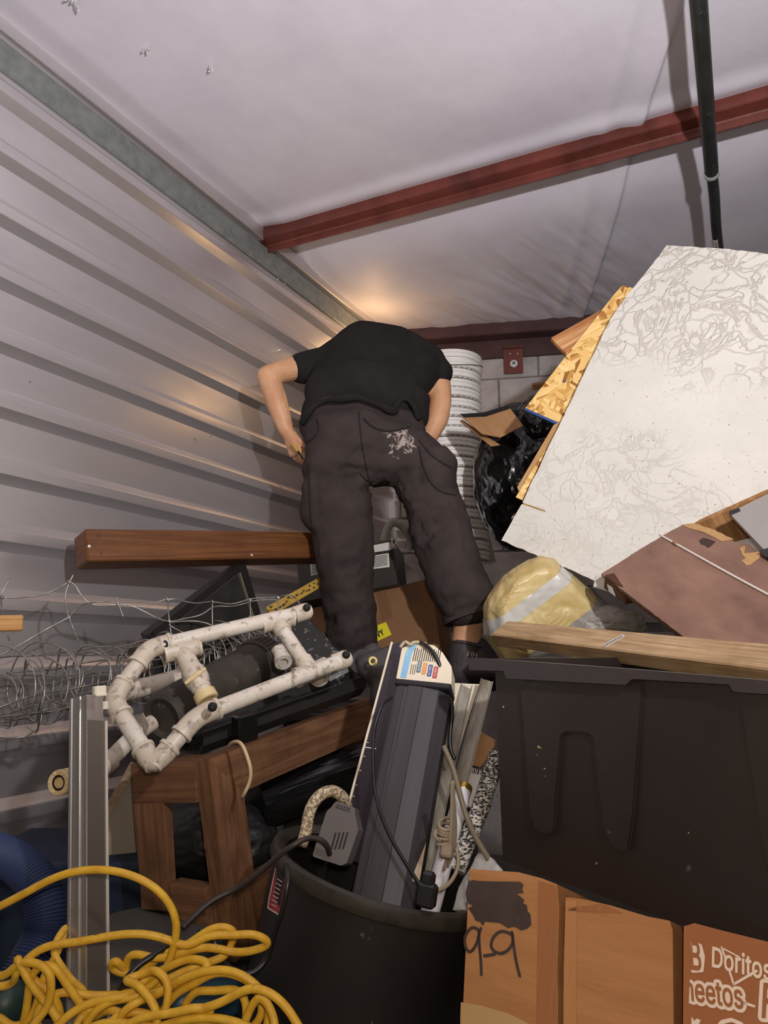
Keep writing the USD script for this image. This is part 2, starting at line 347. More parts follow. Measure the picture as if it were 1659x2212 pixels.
def weave(n, l):
    n['wp'] = ('mapping', {'rotation': (0, 0, .5)}); l.append(('tc.object', 'wp.vector'))
    n['w1'] = ('wave_texture', {'scale': 55, 'bands_direction': 'x', 'distortion': .4}); n['w2'] = ('wave_texture', {'scale': 55, 'bands_direction': 'y', 'distortion': .4})
    n['wm'] = ('math', {'math_type': 'multiply'}); n['wb'] = ('bump', {'strength': .05, 'distance': .002})
    l += [('wp.vector', 'w1.vector'), ('wp.vector', 'w2.vector'), ('w1.fac', 'wm.value1'), ('w2.fac', 'wm.value2'), ('wm.value', 'wb.height'), ('bp.normal', 'wb.normal')]
    l.remove(('bp.normal', 'p.normal')); l.append(('wb.normal', 'p.normal'))
vinyl = mat('white_vinyl_lining', srgb(226, 220, 228), .5, srgb(216, 210, 220), scale=2.5, spec=.35, bump=.10, bscale=16, bdist=.008, extra=weave)
cl = struct('ceiling', 'white vinyl insulation lining under the roof'); cl.add('vinyl_lining', trimesh.Trimesh(V, Fc, process=False), vinyl, smooth=True)
foil = mat('torn_foil', srgb(244, 242, 244), .4, srgb(150, 146, 146), scale=90, metal=.0)
for i, (tx, ty, sc) in enumerate(((160, 5, .95), (320, 110, .55), (456, 147, .5))):
    o = Z(tx, ty, CZ-.022); rs = np.random.RandomState(i+5)
    ms = []
    for k in range(4):
        c = o+A([rs.uniform(-.014, .014)*sc, rs.uniform(-.014, .014)*sc, -.003]); a = rs.uniform(0, 6.28); u = A([math.cos(a), math.sin(a), -.6]); v_ = A([-math.sin(a), math.cos(a), .2])
        ms.append(trimesh.convex.convex_hull(A([c, c+u*.016*sc, c+v_*.009*sc, c+u*.012*sc+v_*.01*sc, c+u*.01*sc+A([0, 0, -.003]), c+A([0, 0, .02])])))
    cl.add('torn_flap', join(*ms), foil, smooth=False)
# --- floor and right wall
fl = struct('floor', 'bare concrete floor under the pile'); fl.add('slab', cbox(4.6, 6.4, .1, .004, (-2.0, -1.6, .12)), mat('concrete_floor', srgb(120, 115, 110), .8, srgb(100, 96, 92), scale=3, bump=.2, bscale=50))
wr = struct('wall_right', 'ribbed metal wall on the right, outside the picture'); s2 = sheet.copy(); s2.vertices = s2.vertices*A([-1, 1, 1])+A([.55, 0, 0]); s2.faces = s2.faces[:, ::-1]; wr.add('metal_panel', s2, galv, smooth=35)
# ================================================================== far end: pole, panels, buckets, bag
blackpipe = mat('black_pipe', srgb(34, 36, 34), .42, srgb(46, 48, 45), scale=14, spec=.5, bump=.03, bscale=40, specks=(srgb(70, 70, 64), 30, .66))
z_top, z_bot = 2.955, 2.93
pA, pC, pB = Z(1482, -340, 2.98), Z(1538, 378, 2.95), Z(1556, 580, 2.94)
t = Thing('pole', 'long black pipe slung under the roof lining at the top right', 'pole')
dirp = nz(pC-pA)
t.add('upper_tube', tube(A([pA+(pC-pA)*k for k in np.linspace(0, 1, 12)]), .0235, 20), blackpipe)
t.add('lower_tube', tube(A([pC+(pB-pC)*k+A([.0015*math.sin(9*k), 0, 0]) for k in np.linspace(-.02, 1, 12)]), .0195, 20), blackpipe)
t.add('collar', lathe([(.0236, -.006), (.0262, -.006), (.0268, 0), (.0262, .010), (.0236, .010)], 28), mat('pale_collar', srgb(170, 178, 170), .5), axfr(pC-dirp*.012, pC+dirp))
lp = Z(1546, 512, 2.94); LF = axfr(lp, pB)
rt_ = nz(EYE-lp); ang0 = math.atan2(rt_@LF[:3, 1], rt_@LF[:3, 0])
def wrap(r, a0, a1, z0, z1, n=8, th=.0006):
    a = np.linspace(a0, a1, n); o = np.stack([r*np.cos(a), r*np.sin(a)], 1); i = np.stack([(r-th)*np.cos(a), (r-th)*np.sin(a)], 1)[::-1]
    return ext(np.vstack([o, i]), z1-z0, z0)
t.add('label', wrap(.0203, ang0-.3, ang0+1.1, -.01, .075), mat('label_paper', srgb(196, 190, 182), .7), LF, label='white printed label on the pole')
inkm = mat('print_ink', srgb(40, 38, 38), .6)
t.add('label_print', join(*[wrap(.0209, ang0+.02+.0*k, ang0+.10+.05*(k % 3), .012+.005*k, .0145+.005*k) for k in range(9)]), inkm, LF)

# --- white laminated panel
def panel_creases(n, l):
    n['m1'] = ('mapping', {'scale': (1, 1, 1)}); l.append(('tc.object', 'm1.vector'))
    n['w0'] = ('noise_texture', {'scale': 9.0, 'detail': 2}); l.append(('m1.vector', 'w0.vector'))
    n['wa'] = ('vector_math', {'vector_math_type' if False else 'math_type': 'multiply_add', 'vector2': (.28, .28, .28)}); l += [('w0.color', 'wa.vector1'), ('m1.vector', 'wa.vector3')]
    n['vo'] = ('voronoi_texture', {'feature': 'distance_to_edge', 'scale': 11.0}); l.append(('wa.vector', 'vo.vector'))
    n['vr'] = ('rgb_ramp', {'ramp': [(0.0, (.8, .8, .8)), (.02, (.45, .45, .45)), (.09, (0, 0, 0))]}); l.append(('vo.distance', 'vr.fac'))
    n['wd'] = ('noise_texture', {'scale': 6.0, 'detail': 5, 'distortion': 2.2}); l.append(('m1.vector', 'wd.vector'))
    n['wr'] = ('rgb_ramp', {'ramp': [(.47, (0, 0, 0)), (.495, (1, 1, 1)), (.505, (1, 1, 1)), (.53, (0, 0, 0))]}); l.append(('wd.fac', 'wr.fac'))
    n['mxx'] = ('mix', {'mix_type': 'lighten', 'fac': 1.0}); l += [('vr.color', 'mxx.color1'), ('wr.color', 'mxx.color2')]
    # where the laminate has crinkled: bands near both ends of the sheet
    n['sx'] = ('separate_xyz', {}); l.append(('tc.object', 'sx.vector'))
    n['nb'] = ('noise_texture', {'scale': 4.0, 'detail': 3}); l.append(('m1.vector', 'nb.vector'))
    n['ad'] = ('math', {'math_type': 'multiply_add', 'value2': .55, 'value3': -.27}); l.append(('nb.fac', 'ad.value1'))
    n['yy'] = ('math', {'math_type': 'add'}); l += [('sx.y', 'yy.value1'), ('ad.value', 'yy.value2')]
    n['mr'] = ('rgb_ramp', {'ramp': [(0, (.3, .3, .3)), (.12, (.2, .2, .2)), (.20, (.42, .42, .42)), (.36, (.45, .45, .45)), (.44, (.06, .06, .06)), (.62, (.05, .05, .05)), (.72, (.8, .8, .8)), (1, (1, 1, 1))]}); l.append(('yy.value', 'mr.fac'))
    n['mk'] = ('mix', {'mix_type': 'multiply', 'fac': 1.0}); l += [('mxx.color', 'mk.color1'), ('mr.color', 'mk.color2')]
    n['dc'] = ('math', {'math_type': 'multiply', 'value2': .46}); n['bw'] = ('rgb_to_bw', {}); l += [('mk.color', 'bw.color'), ('bw.val', 'dc.value1')]
    n['fc'] = ('mix', {'color2': srgb(150, 140, 120)}); l += [('dc.value', 'fc.fac'), ('sm.color', 'fc.color1'), ('fc.color', 'p.base_color')]
    l.remove(('sm.color', 'p.base_color'))
    n['hb'] = ('bump', {'strength': .55, 'distance': .006}); l += [('bw.val', 'hb.height'), ('bp.normal', 'hb.normal'), ('hb.normal', 'p.normal')]; l.remove(('bp.normal', 'p.normal'))
laminate = mat('white_laminate', srgb(202, 197, 186), .45, srgb(212, 207, 197), scale=4, spec=.4, bump=.12, bscale=22, bdist=.004, specks=(srgb(150, 138, 112), 90, .655), extra=panel_creases)
F1, lu, lv = facefr((1083, 1167), 2.25, (1287, 1246), 2.05, (1335, 668))
if F1[:3, 2]@(EYE-F1[:3, 3]) < 0: raise SystemExit('panel frame')
pp = [uv(x, y, F1) for x, y in ((1083, 1167), (1128, 1087), (1140, 1060), (1318, 690), (1352, 640), (1398, 585), (1440, 530), (1560, 537), (1700, 553), (1860, 700))]
pp += [A([1.3, .55]), A([1.25, .0]), A([.6, -.02])]
ed = pp; edge = []
rs = np.random.RandomState(2)
for a, b in zip(ed, ed[1:]+ed[:1]):
    n = max(2, int(np.linalg.norm(b-a)/.02)); edge += [a+(b-a)*k/n+(rs.uniform(-.0018, .0018, 2) if k else 0) for k in range(n)]
crack = [uv(x, y, F1) for x, y in ((1120, 1083), (1128, 1086), (1178, 1103), (1177, 1106), (1128, 1089), (1118, 1087))]
t = Thing('laminated_panel', 'big white laminated panel with crinkled skin leaning at the right', 'panel')
pnl = Polygon(edge).buffer(0).difference(Polygon(crack).buffer(.0004))
t.add('white_skin', ext(pnl, .0025, -.0025), laminate, F1, smooth=20)
t.add('board_core', ext(Polygon(edge).buffer(0).buffer(-.0012), .013, -.0155), mat('fibre_core', srgb(176, 140, 84), .8, srgb(140, 104, 56), scale=30), F1, smooth=20)

# --- OSB sheet and plywood behind it
def strands(n, l):
    for k, (ang, sc, sd_) in enumerate(((.35, (14, 75, 20), 0), (-.75, (16, 80, 20), 3.3), (1.35, (14, 70, 20), 7.1))):
        n[f'h{k}'] = ('mapping', {'rotation': (0, 0, ang)}); n[f'q{k}'] = ('mapping', {'scale': sc, 'location': (sd_, sd_, sd_)}); n[f'v{k}'] = ('voronoi_texture', {'scale': 1.0}); l += [('tc.object', f'h{k}.vector'), (f'h{k}.vector', f'q{k}.vector')]
        n[f'c{k}'] = ('rgb_to_bw', {}); l += [(f'q{k}.vector', f'v{k}.vector'), (f'v{k}.color', f'c{k}.color')]
    n['k1'] = ('voronoi_texture', {'scale': 24.0}); n['kb'] = ('separate_color', {}); l += [('tc.object', 'k1.vector'), ('k1.color', 'kb.color')]
    n['g1'] = ('math', {'math_type': 'greater_than', 'value2': .38}); n['g2'] = ('math', {'math_type': 'greater_than', 'value2': .7}); l += [('kb.r', 'g1.value1'), ('kb.r', 'g2.value1')]
    n['x1'] = ('mix', {}); n['x2'] = ('mix', {}); l += [('g1.value', 'x1.fac'), ('c0.val', 'x1.color1'), ('c1.val', 'x1.color2'), ('g2.value', 'x2.fac'), ('x1.color', 'x2.color1'), ('c2.val', 'x2.color2')]
    n['rr'] = ('rgb_ramp', {'ramp': [(.12, srgb(150, 98, 44)), (.3, srgb(205, 156, 84)), (.55, srgb(226, 184, 112)), (.85, srgb(238, 204, 138))]}); l += [('x2.color', 'rr.fac'), ('rr.color', 'p.base_color')]
    n['ob'] = ('bump', {'strength': .5, 'distance': .003}); l += [('x2.color', 'ob.height'), ('ob.normal', 'p.normal')]
osb_m = mat('strand_board', (.6, .4, .2), .65, spec=.3, extra=strands)
F2 = off(F1, 0, 0, -.05)
po = [uv(x, y, F2) for x, y in ((1135, 881), (1205, 912), (1112, 1078), (1135, 1100), (1180, 1050), (1300, 960), (1420, 720), (1362, 622), (1345, 616), (1330, 632))]
po = [uv(x, y, F2) for x, y in ((1135, 881), (1210, 915), (1330, 950), (1450, 700), (1366, 622), (1345, 616), (1328, 634))]
t = Thing('strand_board_sheet', 'golden strand board sheet with a blue painted end behind the white panel', 'board')
t.add('sheet', ext(po, .012, -.012), osb_m, F2, smooth=20)
t.add('blue_edge', ext([uv(1133, 881, F2), uv(1210, 914, F2), uv(1209, 917, F2)-A([0, .004]), uv(1133, 884, F2)-A([0, .003])], .0124, -.0122), mat('blue_edge_paint', srgb(46, 74, 130), .6), F2, label='blue paint on the sheet edge')
t.add('screw_head', lathe([(0, .0015), (.006, .001), (.007, 0)], 12), mat('dull_screw', srgb(120, 104, 92), .5, metal=.6), off(F2, *uv(1219, 823, F2), 0))
F2b = off(F1, 0, 0, -.025)
t = Thing('strand_board_strip', 'narrow strand board strip showing along the lower left edge of the white panel', 'board')
t.add('strip', ext([uv(x, y, F2b) for x, y in ((1114, 1074), (1128, 1080), (1185, 960), (1240, 930), (1212, 922), (1140, 1030))], .008, -.008), osb_m, F2b)
F2c = off(F1, 0, 0, -.045)
t = Thing('plain_board', 'thin tan board edge between the black bag and the white panel', 'board')
t.add('board', ext([uv(x, y, F2c) for x, y in ((1117, 1052), (1125, 1072), (1230, 960), (1230, 900), (1196, 918), (1170, 962))], .012, -.012), wood('tan_board', srgb(204, 164, 112), srgb(190, 148, 96), seed=4, axis=1), F2c)
ply_m = wood('patched_plywood', srgb(214, 168, 118), srgb(176, 112, 66), srgb(200, 140, 88), rings=5, seed=2, axis=1)
F3, a_, b_ = facefr((1190, 730), 2.50, (1222, 762), 2.47, (1302, 667))
t = Thing('plywood_piece', 'red-streaked plywood corner sticking out behind the strand board', 'board')
t.add('ply', ext(rnd([uv(x, y, F3) for x, y in ((1190, 730), (1226, 766), (1330, 740), (1400, 690), (1305, 666))], .004), .012, -.012), ply_m, F3)
t.add('ply_edge', ext(rnd([uv(x, y, F3) for x, y in ((1190, 730), (1226, 766), (1330, 740), (1400, 690), (1305, 666))], .004).buffer(-.001), .008, -.020), wood('ply_edge_wood', srgb(150, 104, 62), srgb(120, 80, 48), seed=5), F3)
F3s, a_, b_ = facefr((1148, 838), 4.10, (1178, 835), 4.10, (1148, 826))
one('wood_offcut', join(cbox(.12, .014, .04, .001), cbox(.114, .014, .038, .001, (.002, .013, 0))), wood('pine_offcut', srgb(186, 148, 104), srgb(160, 120, 76), seed=8), 'tiny split wood offcut against the block wall above the black bag', 'wood offcut', frame=F3s)

# --- stack of nested white buckets
bx0, by0 = 966, 800
btop = P(972, 800, 3.55); D0 = np.linalg.norm((btop-EYE)[:2])
Rb = .150
white_pl = mat('white_bucket_plastic', srgb(238, 234, 228), .45, srgb(222, 217, 210), scale=9, spec=.4, specks=(srgb(170, 162, 150), 26, .66))
groove_pl = mat('shaded_bucket_plastic', srgb(140, 132, 120), .6, srgb(112, 104, 92), scale=18)  # darker plastic paints in the shade of the recesses between nested rims
wire_m = mat('bail_wire', srgb(120, 118, 112), .4, metal=.8)
zt = P(1000, 770, 3.5)[2]; zb = P(1010, 1225, 3.5)[2]
nb = 21; dz = (zt-zb)/nb
rim = lathe([(Rb-.010, -.001), (Rb-.006, 0), (Rb+.001, 0), (Rb+.003, -.002), (Rb+.003, -.014), (Rb+.001, -.016), (Rb-.002, -.0168), (Rb-.002, -.0188), (Rb+.001, -.0195), (Rb+.001, -.033), (Rb-.001, -.035), (Rb-.010, -.0355), (Rb-.0115, -.042), (Rb-.013, -.042), (Rb-.012, -.002)], 48)
body = lathe([(Rb-.008, -.004), (Rb-.0065, -.02), (Rb-.018, -.33), (Rb-.022, -.36), (.02, -.36), (0, -.36)], 32)
bodyi = lathe([(Rb-.010, -.004), (Rb-.020, -.32), (Rb-.024, -.350), (0, -.350)], 32)
cam_az = math.atan2(*(EYE-btop)[[1, 0]])
an = np.linspace(cam_az-1.9, cam_az+1.9, 30)
bail = tube(np.stack([(Rb+.006)*np.cos(an), (Rb+.006)*np.sin(an), -.018-.062*np.cos((an-cam_az)*.83)], 1), .002, 6)
ears = join(*[lathe([(0, .012), (.010, .011), (.013, .006), (.013, 0)], 12).apply_transform(axfr(A([(Rb-.004)*math.cos(a), (Rb-.004)*math.sin(a), -.016]), A([math.cos(a)*2, math.sin(a)*2, -.016]))) for a in (cam_az-1.15,)])
T0 = np.eye(4); T0[:3, 3] = [btop[0], btop[1], zt]
def bucket(label, nested, F_, group=None):
    t = Thing('bucket', label, 'bucket', group); t.add('rim', rim, white_pl, F_)
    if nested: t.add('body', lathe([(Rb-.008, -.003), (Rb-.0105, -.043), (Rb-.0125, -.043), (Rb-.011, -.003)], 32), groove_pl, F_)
    else: t.add('body', join(body, bodyi) if nested is None else lathe([(Rb-.008, -.003), (Rb-.0105, -.03), (Rb-.0105, -.043), (Rb-.0125, -.043), (Rb-.0115, -.002)], 32), white_pl, F_); t.add('bail_handle', bail, wire_m, F_); t.add('ear', ears, white_pl, F_)
    return t
t0 = bucket('white plastic bucket at the very top of the nested stack beside the bending person', False, T0)
T1_ = T0.copy(); T1_[2, 3] -= dz*3
rs = np.random.RandomState(11); NL = 'white plastic bucket nested in the tall stack beside the bending person, only its rim showing'
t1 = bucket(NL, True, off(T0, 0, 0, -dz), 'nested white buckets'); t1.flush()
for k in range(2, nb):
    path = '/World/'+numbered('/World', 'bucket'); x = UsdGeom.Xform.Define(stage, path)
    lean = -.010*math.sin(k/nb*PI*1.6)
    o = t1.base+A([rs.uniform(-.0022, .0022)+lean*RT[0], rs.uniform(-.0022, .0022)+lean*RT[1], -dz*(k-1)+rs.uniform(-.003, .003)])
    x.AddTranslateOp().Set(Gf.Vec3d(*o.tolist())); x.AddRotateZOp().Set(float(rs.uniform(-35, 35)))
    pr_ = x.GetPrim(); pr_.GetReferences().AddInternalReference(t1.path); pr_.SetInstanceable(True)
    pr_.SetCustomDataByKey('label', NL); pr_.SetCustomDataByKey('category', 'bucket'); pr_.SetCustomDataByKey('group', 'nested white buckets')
# --- black rubbish bag and torn carton beside it
def blob(c, rx, ry, rz, amp, fq, seed, sub=5, ridged=True, bend=None):
    s = trimesh.creation.icosphere(sub); v = s.vertices.copy()
    n1 = fbm(v*fq+seed, 4, seed)
    r = 1 + amp*((1-np.abs(2*n1-1)*2.2) if ridged else (n1-.5)*2)
    r += amp*.6*(fbm(v*fq*.45+seed*2, 2, seed+3)-.5)*2
    v = v*r[:, None]; m = trimesh.Trimesh(v, s.faces, process=False)
    m.vertices = v[:, :1]*rx*RT + v[:, 1:2]*ry*FLOORF + v[:, 2:]*A([0, 0, rz]) + c
    return m
bagm = mat('black_bag_plastic', srgb(14, 14, 15), .2, spec=.6, bump=.3, bscale=9, bdist=.02)
bg = blob(P(1128, 1030, 3.05), .19, .18, .30, .07, 1.7, 4, 6)
bg2 = blob(P(1165, 925, 3.0), .10, .12, .13, .09, 1.8, 9, 5)
one('rubbish_bag', join(bg, bg2), bagm, 'shiny black rubbish bag squeezed between the bucket stack and the boards', 'rubbish bag', smooth=True)
card = mat('cardboard', srgb(176, 134, 92), .8, srgb(164, 122, 82), scale=5, bump=.08, bscale=90, stretch=(1, 6, 1), spec=.2)
card_o = mat('cardboard_orange', srgb(180, 128, 82), .75, srgb(168, 116, 72), scale=4, bump=.2, bscale=22, stretch=(1, 6, 1), spec=.25)
tapeblk = mat('black_tape', srgb(26, 27, 28), .25)
t = Thing('torn_carton', 'open cardboard carton flap with black tape in front of the white buckets', 'carton')
c0, c1, c2, c3 = P(995, 897, 2.98), P(1088, 884, 2.92), P(1042, 938, 2.84), P(1100, 950, 2.8)
FL = fr(c0, c1-c0, c2-c0); FL = FL if FL[:3, 2]@(EYE-c0) > 0 else fr(c0, c2-c0, c1-c0)
def flat(pxs, F, h, z=0): return ext([uv(x, y, F) for x, y in pxs], h, z)
t.add('flap', flat(((996, 899), (1045, 897), (1100, 880), (1130, 920), (1080, 945), (1041, 938)), FL, .004, -.002), card, FL)
t.add('tape', flat(((994, 896), (1045, 893), (1100, 876), (1102, 884), (1050, 901), (1004, 903)), FL, .0012, .003), tapeblk, FL, label='black tape along the flap')
t.add('lower_flap', ext([uv(x, y, off(FL, 0, 0, -.03)) for x, y in ((994, 911), (999, 908), (1045, 940), (1080, 962), (1060, 965))], .004, 0), card, off(FL, 0, 0, -.03))
FS, a_, b_ = facefr((1040, 1000), 3.2, (1075, 1010), 3.15, (1050, 1110))
t = Thing('cardboard_strip', 'bent cardboard strip hanging below the black bag beside the buckets', 'carton')
t.add('strip', ext([uv(x, y, FS) for x, y in ((1038, 985), (1052, 1000), (1062, 1060), (1050, 1070), (1042, 1030))], .004), card, FS)
FS2, a_, b_ = facefr((1040, 1210), 3.45, (1070, 1212), 3.4, (1046, 1125))
one('plastic_sheet_scrap', ext([uv(x, y, FS2) for x, y in ((1042, 1214), (1072, 1214), (1060, 1165), (1050, 1130), (1045, 1140))], .002), mat('grey_plastic_scrap', srgb(168, 164, 156), .5), 'pale grey plastic scrap standing at the foot of the bucket stack', 'plastic scrap', frame=FS2)
# ================================================================== the person
skin = mat('skin', srgb(206, 158, 120), .5, srgb(190, 138, 102), scale=12, spec=.35, bump=.04, bscale=90)
shirt_m = mat('black_cotton', srgb(38, 35, 34), .92, srgb(32, 30, 29), scale=12, spec=.12, bump=.12, bscale=260, bdist=.002, sheen=0)
def smears(n, l):
    n['gp'] = ('geometry', {}); n['dv'] = ('vector_math', {'math_type': 'distance', 'vector2': tuple(SMEAR.tolist())}); l += [('gp.position', 'dv.vector1')]
    n['sn2'] = ('noise_texture', {'scale': 34, 'detail': 4, 'roughness': .7, 'distortion': .6}); l.append(('gp.position', 'sn2.vector'))
    n['ma'] = ('math', {'math_type': 'multiply_add', 'value2': -4.2}); l += [('dv.value', 'ma.value1'), ('sn2.fac', 'ma.value3')]
    n['sr2'] = ('rgb_ramp', {'ramp': [(.34, (0, 0, 0)), (.42, (.75, .75, .75))]}); l.append(('ma.value', 'sr2.fac'))
    n['sx2'] = ('mix', {'color2': srgb(176, 160, 150)}); l += [('sr2.color', 'sx2.fac'), ('rp.color', 'sx2.color1'), ('sx2.color', 'p.base_color')]; l.remove(('rp.color', 'p.base_color'))
SMEAR = P(868, 958, 2.53)
pants_m = mat('charcoal_work_cloth', srgb(63, 54, 52), .9, srgb(51, 44, 42), scale=9, spec=.15, bump=.15, bscale=240, bdist=.002, sheen=0, extra=smears)
boot_m = mat('black_boot', srgb(54, 47, 48), .6, srgb(62, 55, 55), scale=20, spec=.35, bump=.1, bscale=120)
def J(x, y, d, r): return (P(x, y, d), r)
wr_ = lambda j, r: (j[0], r)
# joints
hipL, hipR = J(740, 975, 2.68, .08), J(866, 975, 2.67, .08)
kneeL, ankL = J(744, 1195, 2.58, .055), J(768, 1400, 2.60, .042)
kneeR, ankR = J(958, 1165, 2.50, .055), J(1014, 1368, 2.415, .043)
shL, shR = J(700, 782, 2.90, .06), J(930, 790, 2.92, .06)
elL, wrL = J(578, 812, 2.76, .040), J(624, 940, 2.74, .028)
elR, wrR = J(952, 868, 2.86, .042), J(926, 948, 2.81, .030)
neck, head = J(815, 790, 3.05, .06), J(818, 830, 3.17, .095)
body = [hull(J(740, 950, 2.74, .09), J(850, 950, 2.74, .09), J(715, 880, 2.76, .075), J(850, 885, 2.76, .075)),
        hull(J(720, 880, 2.76, .075), J(850, 885, 2.76, .075), shL, shR, J(800, 770, 2.94, .06)),
        chain(J(800, 775, 2.95, .06), neck, head), hull(head, J(822, 868, 3.2, .07)), ball(P(818, 850, 3.27), .025),
        chain(hipL, (kneeL[0], .062), ankL), chain(hipR, (kneeR[0], .062), ankR),
        chain(shL, J(648, 792, 2.83, .046), elL), chain(J(582, 822, 2.76, .041), J(598, 870, 2.75, .041), J(618, 930, 2.74, .029)),
        chain(shR, J(948, 835, 2.89, .048), elR), chain(elR, J(945, 905, 2.84, .043), wrR),
        hull(J(1012, 1340, 2.415, .048), J(1006, 1400, 2.405, .046)), hull(J(1004, 1425, 2.40, .034), J(1095, 1455, 2.42, .026)), hull((ankL[0], .04), J(760, 1450, 2.60, .04), J(738, 1440, 2.74, .03))]
for s in (-1, 1): body.append(ball(head[0]+RT*.093*s, .022))
def hand(wr, fwd, side, up, s=1.0, curl=1.0):
    """palm and five fingers; fwd = towards the finger tips, side = towards the thumb, up = back of the hand"""
    f_, s_, u_ = nz(fwd), nz(side), nz(up); o = A(wr); ms = []
    kn = [o+f_*.085*s+s_*k*s for k in (.030, .010, -.010, -.029)]
    ms.append(hull((o, .024*s), (o+s_*.012*s, .022*s), (kn[0], .0125*s), (kn[3], .0115*s), (o+f_*.03*s+s_*.028*s, .014*s)))
    for k, (b, L, r) in enumerate(zip(kn, (.072, .080, .074, .060), (.0092, .0095, .009, .0082))):
        a1, a2, a3 = .5*curl, 1.25*curl, 1.75*curl; p = b-f_*.012*s; q = [p]
        for a, fr_ in ((a1, .46), (a2, .31), (a3, .25)):
            p = p+(f_*math.cos(a)-u_*math.sin(a))*L*fr_*s*1.12; q.append(p)
        ms.append(chain(*[(x_, r*s*c) for x_, c in zip(q, (1.15, 1.0, .92, .8))]))
    th = [o+f_*.022*s+s_*.026*s, o+f_*.05*s+s_*.052*s-u_*.008*s, o+f_*.078*s+s_*.050*s-u_*.026*s, o+f_*.096*s+s_*.040*s-u_*.04*s]
    ms.append(chain(*[(x_, c*s) for x_, c in zip(th, (.015, .012, .0105, .009))])); return ms
hL = hand(P(624, 938, 2.74), P(642, 985, 2.70)-P(624, 938, 2.74), RT*.6-FLOORF*.8, -RT*.75-FLOORF*.55+A([0, 0, .1]), 1.0, .9)
hR = hand(P(925, 950, 2.81), FLOORF-RT*.35, A([0, 0, 1.0]), RT*.9+FLOORF*.3, .95, .9)
bm = fuse(body+hL+hR, .013, 7)
per = Thing('person', 'person in black T-shirt and charcoal work trousers bending over the pile, seen from behind', 'person')
B0 = per.add('body', bm, skin, smooth=True)
def wrinkle(amp, fq, seed, aniso=(1, 1, 2.2)):
    return lambda v: amp*((1-np.abs(2*fbm(v*A(aniso)*fq+seed, 3, seed)-1)*2)+.3)
# T-shirt
sh = [hull(J(722, 788, 2.88, .080), J(785, 752, 2.88, .098), J(852, 758, 2.90, .092), J(916, 786, 2.92, .082), J(705, 850, 2.74, .072), J(775, 838, 2.70, .080), J(862, 850, 2.72, .078)),
      hull(J(705, 840, 2.74, .074), J(775, 826, 2.70, .084), J(862, 840, 2.72, .078), J(700, 865, 2.70, .064), J(858, 868, 2.68, .072), J(775, 838, 2.68, .07)),
      hull(J(722, 790, 2.88, .078), J(678, 792, 2.85, .060)), hull(J(655, 795, 2.835, .058), J(690, 790, 2.86, .064)),
      hull(J(916, 786, 2.92, .080), J(938, 800, 2.905, .060)), hull(J(944, 806, 2.90, .058), J(930, 795, 2.91, .062)),
      hull(J(690, 880, 2.69, .055), J(672, 905, 2.70, .035)), hull(J(890, 870, 2.70, .06), J(902, 905, 2.70, .035))]
sm = fuse(sh, .016, 16)
sm = displace(sm, wrinkle(.006, 5.0, 3, (1, 1, 1.6)))
per.add('tshirt', sm, shirt_m, smooth=True)
# belly layer of the shirt hanging on the left, hem roll
hem = spline([P(x, y, d) for x, y, d in ((652, 915, 2.62), (664, 893, 2.595), (700, 866, 2.575), (735, 862, 2.565), (770, 858, 2.56), (800, 868, 2.56), (830, 880, 2.57), (850, 888, 2.585), (858, 872, 2.60), (872, 862, 2.60), (895, 880, 2.60), (903, 905, 2.62))], 60)
per.add('shirt_hem', tube(hem, .012+.004*np.sin(np.linspace(0, 20, 60)), 8), shirt_m, smooth=True)
# trousers
tr_ = [hull(J(705, 928, 2.68, .088), J(775, 918, 2.66, .094), J(862, 932, 2.68, .086), J(738, 972, 2.63, .112), J(846, 975, 2.63, .112)),
       hull(J(718, 885, 2.70, .07), J(840, 885, 2.70, .07), J(738, 965, 2.64, .10), J(846, 965, 2.64, .10)),
       hull(J(738, 972, 2.63, .112), J(724, 1020, 2.62, .106)), hull(J(724, 1020, 2.62, .106), J(735, 1110, 2.60, .104)), hull(J(735, 1110, 2.60, .104), J(744, 1195, 2.58, .090)),
       hull(J(744, 1195, 2.58, .090), J(754, 1300, 2.59, .080)), hull(J(754, 1300, 2.59, .080), J(762, 1400, 2.60, .074), J(764, 1425, 2.60, .072)),
       hull(J(846, 975, 2.63, .112), J(898, 995, 2.62, .098)), hull(J(898, 995, 2.62, .098), J(930, 1060, 2.58, .094)), hull(J(930, 1060, 2.58, .094), J(955, 1155, 2.51, .092)),
       hull(J(955, 1155, 2.51, .092), J(985, 1250, 2.46, .088)), hull(J(985, 1250, 2.46, .088), J(1006, 1290, 2.43, .084), J(1010, 1298, 2.425, .083)),
       hull(J(938, 1010, 2.56, .070), J(938, 1060, 2.55, .075)), hull(J(703, 1055, 2.60, .078), J(702, 1110, 2.59, .076))]
tm = fuse(tr_, .018, 14)
cut = P(1012, 1366, 2.40)
def folds(v):
    d = .011*((1-np.abs(2*fbm(v*A([1.2, 1.2, 2.2])*5+7, 3, 6)-1)*2)+.3)
    for (x, y, dd, w, a) in ((930, 1150, 2.42, .085, .016), (985, 1310, 2.32, .09, .013), (750, 1230, 2.50, .09, .012), (755, 1350, 2.5, .10, .012), (800, 1030, 2.53, .10, .014), (740, 1060, 2.5, .1, .010), (890, 1060, 2.5, .09, .010)):
        q = np.linalg.norm(v-P(x, y, dd), axis=1)
        wv = fbm(np.stack([v@RT*9+v[:, 2]*5, v[:, 2]*24-v@RT*9, v@FLOORF*7], 1), 3, int(x) % 17)
        d = d + 1.5*a*np.exp(-(q/w)**2)*((1-np.abs(2*wv-1)*3.2)*1.3-.2)
    return d
tm = displace(tm, folds)
per.add('trousers', tm, pants_m, smooth=True)
